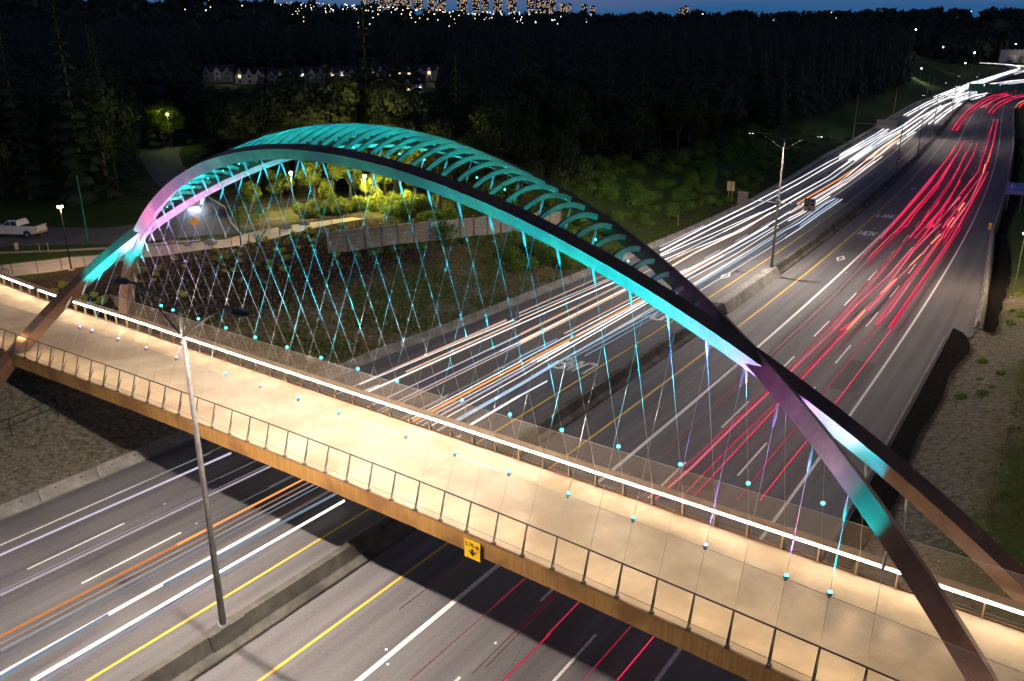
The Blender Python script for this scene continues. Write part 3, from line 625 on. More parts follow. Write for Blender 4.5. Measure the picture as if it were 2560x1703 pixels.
# coloured uplights on the fence posts at the foot of the cables
def uplight(k,side,col,power,lens):
    ang=46 if side==0 else (62 if k>11 or k<-15 else 72)
    if (k,side) not in cd: return
    b,t=cd[(k,side)]; u=(t-b)/np.linalg.norm(t-b); p=b+u*3.0; P=Vector(fw(p)); U=Vector(fw(b+u))-Vector(fw(b))
    m2=MB(); m2.tube([P-U*.10,P+U*.06],[.05,.10],8); h=bp(m2,'uplight_housing','dark')
    m2=MB(); m2.ball(P+U*.10,.07 if side==1 else .085,8,6,(1,1,.75)); bp(m2,'lens',lens,h)
    inward=Vector((LAx,LAy,0))*((-.9 if (k>10 or k<-15) else .3) if side==1 else .25)
    if side==0 and k<-8: ang=34
    if side==1 and -15<k<-9 and (k,0) in cd: t=cd[(k,0)][1]
    spot('uplight',P+U*.30+inward*.5,Vector(fw(t))-P,power*1.25,col,ang,br,.7,.08)
CY_=(0.0,.62,.88); PU=(.22,.10,1.0); PK=(.52,.24,.85); VI=(.30,.36,1.0)
M['lcy']=emis('cyan_lens',(.05,.95,1.0),9); M['lpu']=emis('violet_lens',(.45,.35,1.0),9)
for k,c_,e_,p_ in ((-17,CY_,'lpu',.55),(-16,CY_,'lpu',.45),(-14,PK,'lpu',.7),(-12,PK,'lpu',.8),(-10,VI,'lpu',.8),(-7,CY_,'lcy',.8),(-5,CY_,'lcy',.9),(-3,CY_,'lcy',1.),(-1,CY_,'lcy',1.),(2,CY_,'lcy',1.),(4,CY_,'lcy',1.),(6,CY_,'lcy',1.),(8,CY_,'lcy',.9),(10,CY_,'lcy',.5),(12,PU,'lpu',.55),(14,(.55,.18,.75),'lcy',.7),(15,CY_,'lcy',.6)): uplight(k,1,c_,UP*p_,e_)
for k,c_,p_ in ((-16,CY_,.5),(-15,PK,.15),(-13,PK,.35),(-11,(.5,.3,1),.6),(-9,VI,1.1),(-7,(.4,.62,.9),1),(-5,CY_,1),(-3,CY_,1),(-1,CY_,1),(2,CY_,1),(4,CY_,1),(6,CY_,1),(8,CY_,1),(10,CY_,.8),(12,CY_,.4),(14,CY_,.22),(15,CY_,.22)): uplight(k,0,c_,UP*p_,'lcy')
# small lamps on the struts of the crown
for a in np.arange(-20.5,18.5,1.5):
    F=rib_xyz(a,0)[0][0];B=rib_xyz(a,1)[0][0]; c=(F+B)/2; p=fw(c+[0,0,.0]); 
    bp(MB().ball((p[0],p[1],p[2]-.05),.035,6,4),'crown_lamp','lcy')
    spot('crown_light',(p[0]-AXx*.1,p[1]-AXy*.1,p[2]-.1),(-AXx,-AXy,.08),CRN*(.35+np.linalg.norm(B-F)/7),CY_,66,br,.6,.06)
# clearance sign on the near girder
a0,a1=7.5,8.55; c=dw((a0+a1)/2,deck_near(8)-.14,6.43); rz_=math.atan2(AXy,AXx)
t=thing('clearance_sign','yellow clearance sign reading 5.70 m hung on the rusty edge girder','sign',c,rz_)
part(MB().box((0,0,0),(.86,.03,.9)),'panel','signy',t)
text_mesh('5.70 m',.27,'signblk','clearance_text',t,Matrix.Translation((0,-.02,.22))@Matrix.Rotation(math.pi/2,4,'X'),bold=.008)
m2=MB(); m2.add([(-.07,-.022,.06),(.07,-.022,.06),(.07,-.022,-.1),(.25,-.022,-.02),(0,-.022,-.32),(-.25,-.022,-.02),(-.07,-.022,-.1)],[(0,6,2,1),(6,5,4),(6,4,2),(2,4,3)]); part(m2,'arrow','signblk',t)
part(MB().box((-.3,.06,.3),(.06,.1,.06)).box((.3,.06,.3),(.06,.1,.06)),'bracket','galv',t)
# each streak: colour, strength, radius in m, points in m
TRAILS=[
('l',1,0.07,[(-28.1,39.1,0.65),(-19.3,51.3,0.65)]),
('g',0.25,0.03,[(-26.8,36.9,0.65),(-17.1,50.4,0.65)]),
('l',0.45,0.06,[(-26.0,35.6,0.65),(-15.9,49.6,0.65)]),
('l',0.5,0.02,[(-26.2,35.9,0.65),(-16.0,50.0,0.65)]),
('b',0.3,0.03,[(-19.0,41.4,0.65),(-14.0,48.3,0.65)]),
('o',1.1,0.07,[(-24.2,32.4,0.65),(-13.3,47.8,0.65)]),
('s',0.5,0.04,[(-23.9,31.9,0.65),(-12.8,47.5,0.65)]),
('g',0.4,0.05,[(-23.6,31.5,0.65),(-12.4,47.2,0.65)]),
('b',0.55,0.03,[(-23.4,31.0,0.65),(-12.1,46.9,0.65)]),
('w',2,0.08,[(-21.1,29.5,0.65),(-15.9,37.0,0.65),(-10.3,44.9,0.65)]),
('l',0.7,0.05,[(-20.6,29.5,0.65),(-13.8,39.4,0.65)]),
('b',0.7,0.03,[(-24.7,45.9,0.65),(-20.7,51.3,0.65)]),
('b',0.35,0.09,[(-18.0,36.4,0.65),(-10.8,46.0,0.65)]),
('b',0.3,0.1,[(-22.6,29.7,0.65),(-19.8,34.0,0.65)]),
('s',0.9,0.09,[(-10.1,67.3,0.65),(-0.6,80.9,0.65)]),
('w',1,0.06,[(-12.6,63.7,0.65),(0.2,80.9,0.65)]),
('s',1.2,0.08,[(-9.1,66.5,0.65),(0.8,80.7,0.65)]),
('w',1.2,0.07,[(-11.8,61.9,0.65),(0.8,79.6,0.65)]),
('l',0.9,0.05,[(-12.2,62.0,0.65),(-11.0,63.5,0.65)]),
('l',0.5,0.05,[(-11.3,59.0,0.65),(-2.0,72.2,0.65)]),
('l',0.8,0.09,[(-2.0,72.2,0.65),(0.8,76.2,0.65)]),
('l',0.5,0.06,[(-10.3,58.3,0.65),(-1.1,71.6,0.65)]),
('s',1,0.04,[(-10.0,58.0,0.65),(0.7,73.4,0.65)]),
('l',1,0.08,[(-1.1,71.6,0.65),(0.8,74.2,0.65)]),
('g',0.35,0.06,[(-8.2,56.7,0.65),(0.7,69.7,0.65)]),
('w',1.1,0.04,[(-7.8,56.5,0.65),(0.7,68.9,0.65),(0.8,69.1,0.65)]),
('o',1.1,0.09,[(-7.4,56.4,0.65),(1.8,69.7,0.65)]),
('w',1,0.05,[(-7.1,56.0,0.65),(0.7,67.2,0.65),(1.7,68.8,0.65)]),
('l',0.8,0.08,[(-6.7,55.6,0.65),(0.7,66.5,0.65),(2.2,68.8,0.65)]),
('w',1.2,0.05,[(-5.9,55.7,0.65),(0.7,65.4,0.65),(2.9,68.8,0.65)]),
('b',0.7,0.12,[(-4.3,56.3,0.65),(0.7,63.6,0.65),(4.1,68.9,0.65)]),
('w',2,0.07,[(-3.2,55.6,0.65),(0.6,61.2,0.65),(2.9,64.3,0.65)]),
('s',0.9,0.08,[(0.8,83.3,0.65),(11.5,98.9,0.65)]),
('w',1.2,0.05,[(0.8,82.2,0.65),(12.0,97.4,0.65)]),
('s',1.5,0.05,[(0.8,80.9,0.65),(11.9,96.7,0.65)]),
('w',1.6,0.07,[(0.8,79.6,0.65),(12.5,95.9,0.65)]),
('s',1,0.12,[(0.8,76.3,0.65),(12.8,94.3,0.65)]),
('s',1.2,0.12,[(0.8,74.2,0.65),(13.3,92.8,0.65)]),
('w',1,0.03,[(0.7,73.4,0.65),(13.5,92.4,0.65)]),
('s',1.2,0.07,[(5.1,76.6,0.65),(14.3,90.1,0.65)]),
('b',0.6,0.08,[(0.7,70.1,0.65),(4.3,75.0,0.65)]),
('w',1.8,0.05,[(0.7,69.1,0.65),(14.5,89.3,0.65)]),
('o',1.2,0.1,[(1.8,69.7,0.65),(6.1,75.8,0.65),(14.5,88.4,0.65)]),
('w',1.6,0.06,[(1.7,68.8,0.65),(5.4,74.2,0.65)]),
('w',1.6,0.06,[(6.1,75.7,0.65),(14.8,88.2,0.65)]),
('w',1.8,0.07,[(2.2,68.8,0.65),(14.9,87.9,0.65)]),
('w',1.8,0.05,[(2.9,68.8,0.65),(15.1,87.4,0.65)]),
('b',0.6,0.07,[(15.7,85.2,0.65),(7.5,73.7,0.65),(4.1,68.9,0.65)]),
('b',0.4,0.09,[(15.7,84.2,0.65),(8.5,74.1,0.65),(4.9,69.2,0.65)]),
('b',0.6,0.06,[(15.6,83.0,0.65),(10.5,75.8,0.65),(6.6,70.4,0.65)]),
('l',1,0.05,[(20.7,114.1,0.65),(30.0,128.6,0.65)]),
('w',2.5,0.11,[(20.4,112.0,0.65),(29.6,127.1,0.65),(43.1,148.6,0.65)]),
('w',2.5,0.1,[(20.0,109.5,0.65),(30.6,126.4,0.65),(42.1,144.2,0.65)]),
('w',1.5,0.06,[(19.8,108.4,0.65),(33.0,127.0,0.65),(42.2,140.1,0.65)]),
('w',2.5,0.1,[(20.1,106.6,0.65),(23.8,111.8,0.65),(32.0,124.1,0.65),(45.9,145.2,0.65)]),
('s',1.3,0.1,[(20.1,105.3,0.65),(25.5,113.1,0.65)]),
('w',2.5,0.12,[(25.5,113.1,0.65),(33.3,123.1,0.65),(46.4,143.5,0.65)]),
('s',1.6,0.12,[(20.5,103.3,0.65),(24.9,110.6,0.65),(35.2,125.3,0.65),(43.5,139.3,0.65)]),
('w',2.5,0.11,[(20.8,99.5,0.65),(28.1,110.0,0.65),(40.2,129.2,0.65),(47.1,140.2,0.65)]),
('w',1.6,0.05,[(20.9,98.9,0.65),(30.8,114.0,0.65),(39.9,128.0,0.65)]),
('o',1.2,0.08,[(21.0,98.6,0.65),(28.5,109.5,0.65)]),
('w',2.5,0.11,[(21.0,97.9,0.65),(35.6,119.7,0.65),(45.1,134.5,0.65)]),
('w',1.5,0.06,[(21.1,96.5,0.65),(30.6,110.3,0.65),(41.3,127.5,0.65)]),
('b',0.9,0.08,[(21.4,93.9,0.65),(30.5,107.6,0.65),(41.9,125.5,0.65)]),
('w',1.1,0.06,[(21.6,91.8,0.65),(28.5,102.2,0.65),(40.0,119.7,0.65)]),
('b',0.45,0.1,[(21.4,92.8,0.65),(41.0,122.5,0.65)]),
('w',3,0.14,[(43.1,148.6,0.65),(61.6,179.2,0.65),(76.8,205.0,0.65),(96.8,238.0,0.65),(123.3,283.1,0.65)]),
('w',3,0.12,[(42.1,144.2,0.65),(59.4,172.6,0.65),(76.9,202.4,0.65),(95.8,233.8,0.65),(124.6,283.1,0.65)]),
('w',3,0.14,[(45.9,145.2,0.65),(55.5,160.6,0.65),(68.3,181.2,0.65),(91.1,222.1,0.65)]),
('w',3,0.14,[(46.4,143.5,0.65),(54.0,155.9,0.65),(69.2,180.2,0.65),(92.4,221.3,0.65),(128.9,283.0,0.65)]),
('w',2.6,0.12,[(76.3,195.2,0.65),(102.4,241.4,0.65),(126.4,283.0,0.65)]),
('o',1.6,0.11,[(51.0,148.3,0.65),(51.9,149.7,0.65),(69.1,177.2,0.65),(96.9,224.3,0.65),(125.0,273.8,0.65)]),
('w',2.6,0.12,[(47.1,140.1,0.65),(50.8,146.3,0.65),(66.9,171.6,0.65),(88.3,210.1,0.65),(93.8,218.1,0.65)]),
('s',2.2,0.12,[(46.7,138.9,0.65),(50.3,144.6,0.65),(71.4,178.2,0.65),(97.3,222.8,0.65),(120.5,263.1,0.65)]),
('w',2.6,0.11,[(50.2,142.6,0.65),(68.0,171.6,0.65),(89.2,207.4,0.65)]),
('w',2.4,0.1,[(45.1,134.5,0.65),(48.6,139.5,0.65),(69.1,172.5,0.65),(94.9,216.6,0.65)]),
('w',1.6,0.07,[(44.4,132.4,0.65),(48.0,137.6,0.65),(59.7,156.2,0.65)]),
('b',1.4,0.1,[(41.9,125.5,0.65),(46.0,131.4,0.65),(55.8,147.9,0.65),(59.7,153.6,0.65)]),
('w',1.2,0.08,[(40.0,119.7,0.65),(44.4,126.6,0.65),(51.6,138.3,0.65),(60.7,152.8,0.65)]),
('b',0.6,0.14,[(45.1,128.7,0.65),(60.0,152.8,0.65)]),
('w',2.5,0.14,[(112.1,249.4,0.65),(132.9,282.9,0.65)]),
('w',2.5,0.14,[(113.3,249.0,0.65),(133.8,282.9,0.65)]),
('w',3,0.2,[(85.4,220.1,0.65),(115.9,272.7,0.65),(134.1,305.0,0.65)]),
('w',3,0.2,[(82.4,212.2,0.65),(117.4,272.7,0.65),(135.3,303.9,0.65)]),
('w',3,0.24,[(83.8,209.8,0.65),(115.6,266.1,0.65),(140.5,307.0,0.65),(191.1,396.6,0.65),(220.4,445.9,0.65)]),
('w',3,0.24,[(85.2,209.8,0.65),(115.6,263.0,0.65),(134.5,293.6,0.65),(163.0,342.9,0.65),(199.4,403.5,0.65)]),
('s',2,0.18,[(88.5,210.6,0.65),(105.3,240.3,0.65),(125.2,274.2,0.65)]),
('w',2.2,0.16,[(90.1,210.5,0.65),(111.3,248.3,0.65),(119.6,261.4,0.65)]),
('w',3,0.24,[(124.8,272.5,0.65),(156.8,328.0,0.65),(208.2,418.2,0.65)]),
('w',3,0.24,[(126.4,272.5,0.65),(158.8,328.0,0.65),(208.1,414.4,0.65)]),
('w',3,0.26,[(153.1,314.3,0.65),(189.6,376.8,0.65),(231.8,446.5,0.65)]),
('w',3,0.26,[(156.2,316.4,0.65),(184.3,364.7,0.65),(223.3,429.7,0.65)]),
('w',3,0.24,[(162.7,356.5,0.65),(212.8,442.6,0.65),(316.1,612.2,0.65)]),
('w',3,0.24,[(162.9,353.7,0.65),(206.5,428.1,0.65),(300.5,581.5,0.65)]),
('w',3,0.22,[(112.1,246.9,0.65),(116.3,253.9,0.65)]),
('w',3,0.35,[(241.8,494.9,0.65),(324.6,628.8,0.65)]),
('w',3,0.35,[(215.9,438.2,0.65),(283.0,547.2,0.65)]),
('w',3,0.35,[(225.1,455.6,0.65),(267.5,516.6,0.65)]),
('w',3,0.3,[(163.0,342.9,0.65),(196.5,396.5,0.65),(248.4,479.0,0.65)]),
('w',3,0.4,[(263.4,527.5,0.65),(310.2,601.1,0.65),(355.9,677.1,1.22),(399.6,736.8,2.16),(452.6,809.8,4.04),(497.2,868.9,5.84),(529.8,912.2,6.92),(543.6,935.3,7.97),(549.6,959.0,9.29),(544.7,984.6,10.42),(534.9,1001.3,11.03)]),
('w',3,0.4,[(259.6,518.1,0.65),(300.1,581.2,0.65),(348.1,662.0,1.0),(393.1,724.5,1.82),(446.8,799.3,3.81),(491.7,859.2,5.57),(528.1,909.2,6.85),(542.2,933.7,7.86),(549.6,959.0,9.29),(544.7,984.6,10.42),(534.9,1001.3,11.03)]),
('w',3,0.4,[(256.0,509.0,0.65),(290.6,562.6,0.65),(340.8,647.8,0.79),(384.6,708.7,1.64),(441.3,789.2,3.58),(486.5,849.9,5.31),(526.4,906.2,6.78),(540.9,932.1,7.76),(549.6,959.0,9.29),(544.7,984.6,10.42),(534.9,1001.3,11.03)]),
('w',3,0.4,[(252.4,500.3,0.65),(281.7,545.1,0.65),(332.8,632.5,0.65),(376.7,693.8,1.45),(436.0,779.5,3.34),(481.5,841.0,5.04),(524.7,903.2,6.71),(539.6,930.6,7.66),(549.6,959.0,9.29),(544.7,984.6,10.42),(534.9,1001.3,11.03)]),
('w',3,0.4,[(249.0,491.8,0.65),(273.4,528.7,0.65),(323.7,614.8,0.65),(369.1,679.6,1.26),(430.9,770.2,3.11),(476.7,832.5,4.77),(523.0,900.3,6.65),(538.3,929.0,7.55),(549.6,959.0,9.29),(544.7,984.6,10.42),(534.9,1001.3,11.03)]),
('w',3,0.4,[(468.8,823.6,4.47),(489.7,847.1,5.23),(509.0,868.1,5.84)]),
('w',3,0.4,[(545.7,951.9,8.91),(552.3,953.2,9.0),(551.9,942.7,8.44)]),
('w',3,0.4,[(466.4,809.1,4.04),(499.6,851.8,5.38)]),
('w',3,0.4,[(260.2,509.9,0.65),(296.2,565.8,0.65),(326.9,610.2,0.65)]),
('w',3,0.45,[(347.3,643.8,0.73),(376.9,676.2,1.22),(407.0,708.5,1.65),(428.1,727.7,1.93)]),
('w',3,0.4,[(247.6,484.8,0.65),(280.4,535.1,0.65),(310.5,579.3,0.65)]),
('w',3,0.45,[(346.5,637.1,0.65),(364.9,654.4,0.9),(393.0,683.8,1.33),(414.9,704.7,1.6)]),
('w',3,0.4,[(236.2,462.0,0.65),(266.3,507.6,0.65),(295.8,551.3,0.65)]),
('w',3,0.45,[(344.6,628.7,0.65),(353.0,632.6,0.65),(380.3,661.3,1.01),(402.1,682.7,1.32)]),
('w',3,0.4,[(225.8,441.2,0.65),(253.4,482.8,0.65),(282.4,525.9,0.65)]),
('w',3,0.45,[(342.8,620.6,0.65),(338.8,606.8,0.65),(368.6,640.6,0.69),(390.4,662.4,1.03)]),
('w',3,0.35,[(213.4,413.5,0.65),(243.7,460.7,0.65),(267.1,493.1,0.65),(290.9,526.6,0.65)]),
('w',3,0.35,[(230.5,447.4,0.65),(253.2,480.9,0.65),(275.8,512.8,0.65),(293.1,534.0,0.65)]),
('w',3,0.35,[(235.6,460.9,0.65),(262.2,499.7,0.65),(302.5,565.6,0.65)]),
('r',0.12,0.02,[(-5.6,34.4,0.65),(-2.6,38.6,0.65)]),
('r',0.22,0.02,[(-4.5,29.5,0.65),(-1.0,34.5,0.65)]),
('r',0.5,0.025,[(-1.0,34.5,0.65),(0.9,37.3,0.65)]),
('r',0.12,0.02,[(-1.8,29.9,0.65),(2.4,36.1,0.65)]),
('r',0.15,0.02,[(-1.2,30.3,0.65),(2.6,36.1,0.65)]),
('r',0.45,0.04,[(-0.4,29.5,0.65),(1.8,32.6,0.65)]),
('r',1,0.035,[(1.6,32.4,0.65),(3.5,35.2,0.65)]),
('r',0.5,0.025,[(3.1,29.5,0.65),(5.9,33.4,0.65)]),
('r',1.2,0.03,[(4.6,29.5,0.65),(6.9,32.7,0.65)]),
('r',0.7,0.05,[(8.4,45.0,0.65),(11.5,49.3,0.65),(16.3,56.1,0.65),(20.3,61.7,0.65),(23.9,66.9,0.65),(30.9,77.6,0.65)]),
('p',0.8,0.07,[(8.8,45.0,0.65),(12.0,49.3,0.65),(16.3,55.6,0.65),(20.6,61.7,0.65),(31.7,77.6,0.65)]),
('r',0.55,0.04,[(10.2,44.9,0.65),(13.2,49.3,0.65),(17.1,54.9,0.65),(20.5,59.6,0.65),(32.6,77.6,0.65)]),
('r',1.3,0.045,[(10.9,44.9,0.65),(13.9,49.3,0.65),(16.6,53.3,0.65),(20.5,59.0,0.65),(24.2,64.6,0.65),(33.0,77.6,0.65)]),
('r',0.7,0.035,[(13.8,44.9,0.65),(16.7,49.3,0.65),(20.6,55.1,0.65),(35.7,77.6,0.65)]),
('r',1.2,0.035,[(15.2,44.9,0.65),(18.2,49.3,0.65),(20.7,52.9,0.65),(37.3,77.6,0.65)]),
('r',0.15,0.02,[(11.4,59.0,0.65),(18.0,69.3,0.65)]),
('r',0.3,0.02,[(14.6,60.2,0.65),(20.0,68.4,0.65)]),
('r',0.3,0.03,[(10.0,50.7,0.65),(14.8,57.7,0.65),(20.2,65.3,0.65),(28.3,77.6,0.65)]),
('r',0.25,0.03,[(15.7,59.5,0.65),(20.1,66.1,0.65),(28.9,79.3,0.65)]),
('r',0.3,0.03,[(28.9,79.3,0.65),(36.9,91.4,0.65),(47.1,107.4,0.65)]),
('r',1.2,0.06,[(47.1,107.4,0.65),(58.0,124.2,0.65),(61.8,129.9,0.65)]),
('r',0.3,0.03,[(28.4,77.6,0.65),(34.6,86.9,0.65),(45.6,104.1,0.65)]),
('r',1.1,0.07,[(45.6,104.1,0.65),(56.7,121.3,0.65),(61.7,128.8,0.65)]),
('p',1,0.09,[(44.8,105.3,0.65),(56.0,123.2,0.65),(60.2,129.9,0.65)]),
('r',1,0.06,[(30.9,77.6,0.65),(38.4,89.2,0.65),(49.8,107.4,0.65),(59.3,121.5,0.65),(64.8,129.8,0.65)]),
('p',0.8,0.09,[(31.3,77.6,0.65),(40.2,91.1,0.65),(54.3,113.7,0.65)]),
('p',1,0.1,[(31.7,77.6,0.65),(37.3,86.1,0.65),(46.1,98.6,0.65),(55.7,113.3,0.65)]),
('r',1.1,0.07,[(46.2,98.9,0.65),(54.8,111.6,0.65),(66.4,129.8,0.65)]),
('p',0.9,0.08,[(32.6,77.6,0.65),(41.3,89.7,0.65),(54.8,111.2,0.65),(67.6,129.8,0.65)]),
('r',1.2,0.06,[(32.3,77.5,0.65),(37.4,84.1,0.65),(41.8,90.6,0.65)]),
('y',1.6,0.09,[(33.1,77.8,0.65),(37.3,84.0,0.65)]),
('y',1.6,0.09,[(41.6,90.3,0.65),(46.2,96.7,0.65)]),
('y',1.6,0.09,[(50.6,103.0,0.65),(55.1,109.4,0.65)]),
('y',1.6,0.09,[(59.4,115.8,0.65),(63.9,122.2,0.65)]),
('p',0.9,0.08,[(37.7,84.1,0.65),(45.9,96.1,0.65),(50.2,102.3,0.65)]),
('r',1.2,0.07,[(36.5,79.3,0.65),(44.2,91.4,0.65),(53.7,105.8,0.65),(62.8,119.8,0.65),(69.0,129.8,0.65)]),
('p',0.9,0.07,[(36.7,79.3,0.65),(39.9,83.8,0.65),(54.0,105.8,0.65),(63.6,120.8,0.65)]),
('r',1.2,0.08,[(37.5,78.5,0.65),(45.3,90.5,0.65),(54.8,105.1,0.65),(63.5,118.5,0.65),(70.6,129.8,0.65)]),
('r',1.1,0.07,[(37.8,78.5,0.65),(46.4,91.6,0.65),(55.2,105.1,0.65),(63.8,118.5,0.65),(69.1,126.6,0.65)]),
('r',1,0.06,[(61.0,115.4,0.65),(70.1,129.8,0.65)]),
('r',0.8,0.035,[(37.3,77.5,0.65),(41.0,83.1,0.65)]),
('r',0.6,0.03,[(35.7,77.5,0.65),(39.7,83.6,0.65)]),
('p',0.8,0.08,[(54.5,110.8,0.65),(62.9,123.2,0.65),(67.6,129.8,0.65)]),
('p',1,0.08,[(55.3,109.6,0.65),(58.5,114.5,0.65)]),
('r',1.1,0.06,[(59.7,115.8,0.65),(68.2,128.2,0.65)]),
('r',1.2,0.09,[(54.0,119.6,0.65),(75.1,154.9,0.65),(102.7,200.9,0.65),(133.9,254.8,0.65)]),
('r',1.2,0.09,[(57.7,123.5,0.65),(87.1,171.4,0.65),(123.4,233.4,0.65)]),
('r',0.9,0.07,[(61.1,127.5,0.65),(67.7,138.7,0.65),(86.8,169.6,0.65)]),
('r',1.2,0.09,[(58.1,119.6,0.65),(77.1,149.8,0.65)]),
('r',1,0.08,[(65.9,132.3,0.65),(104.4,196.1,0.65)]),
('r',1.1,0.09,[(58.9,119.6,0.65),(78.3,149.1,0.65),(94.6,176.9,0.65)]),
('r',1.1,0.09,[(60.1,119.6,0.65),(67.0,131.2,0.65),(93.7,175.0,0.65)]),
('p',1,0.1,[(65.3,127.5,0.65),(83.4,154.9,0.65)]),
('r',1.1,0.09,[(63.1,119.5,0.65),(76.8,141.8,0.65)]),
('r',1.2,0.1,[(58.5,127.0,0.65),(84.2,169.1,0.65),(114.2,220.4,0.65),(134.5,256.0,0.65)]),
('r',1.2,0.1,[(60.0,127.0,0.65),(90.2,175.9,0.65),(136.3,256.0,0.65)]),
('r',1.1,0.1,[(68.8,136.5,0.65),(89.1,170.0,0.65),(116.3,217.2,0.65),(134.6,248.6,0.65)]),
('r',1.1,0.1,[(67.9,131.6,0.65),(97.7,182.3,0.65),(118.4,217.2,0.65),(136.3,248.6,0.65)]),
('r',1.2,0.11,[(65.1,126.8,0.65),(104.2,187.9,0.65),(134.7,240.9,0.65),(187.9,334.3,0.65)]),
('r',1.2,0.11,[(66.4,126.7,0.65),(105.5,187.8,0.65),(136.3,240.8,0.65),(189.4,334.2,0.65)]),
('p',1.2,0.11,[(67.6,126.7,0.65),(83.8,151.8,0.65),(105.5,187.8,0.65)]),
('r',1.2,0.11,[(68.7,126.7,0.65),(106.4,187.8,0.65)]),
('r',1.1,0.1,[(64.0,126.8,0.65),(79.0,150.3,0.65)]),
('y',2,0.12,[(76.5,141.7,0.65),(80.9,148.5,0.65)]),
('y',2,0.12,[(102.8,183.3,0.65),(113.2,201.5,0.65)]),
('y',2,0.12,[(115.9,205.5,0.65),(127.3,225.1,0.65)]),
('y',2,0.12,[(68.1,128.6,0.65),(72.4,135.2,0.65)]),
('r',1.2,0.2,[(149.5,289.9,0.65),(175.7,336.5,0.65),(205.8,388.1,0.65),(250.5,460.5,0.65),(285.1,512.6,0.65),(298.3,526.4,0.65)]),
('r',1.2,0.2,[(150.9,289.8,0.65),(182.8,345.7,0.65),(210.0,392.0,0.65),(253.3,460.4,0.65),(288.7,512.5,0.65),(297.9,519.2,0.65)]),
('r',1,0.14,[(221.1,402.3,0.65),(256.6,460.3,0.65),(279.5,492.7,0.65),(298.1,515.7,0.65)]),
('r',1.2,0.2,[(204.8,369.1,0.65),(231.0,413.1,0.65),(256.2,452.1,0.65),(284.6,492.5,0.65),(306.6,518.9,0.65)]),
('r',1.2,0.2,[(206.4,369.0,0.65),(230.6,408.6,0.65),(255.8,446.7,0.65),(279.3,480.2,0.65),(297.2,502.0,0.65)]),
('y',1.5,0.2,[(236.2,404.1,0.65),(256.5,436.4,0.65),(271.1,457.1,0.65)]),
('r',1.5,0.22,[(237.9,404.0,0.65),(252.1,426.6,0.65),(259.0,436.3,0.65)]),
('p',0.8,0.16,[(218.9,402.3,0.65),(238.2,431.8,0.65),(276.0,489.6,0.65),(292.1,508.9,0.65)]),
('r',1,0.2,[(311.8,541.0,0.65),(353.9,599.6,0.65)]),
('r',1,0.2,[(283.3,509.2,0.65),(309.5,541.1,0.65)]),
]
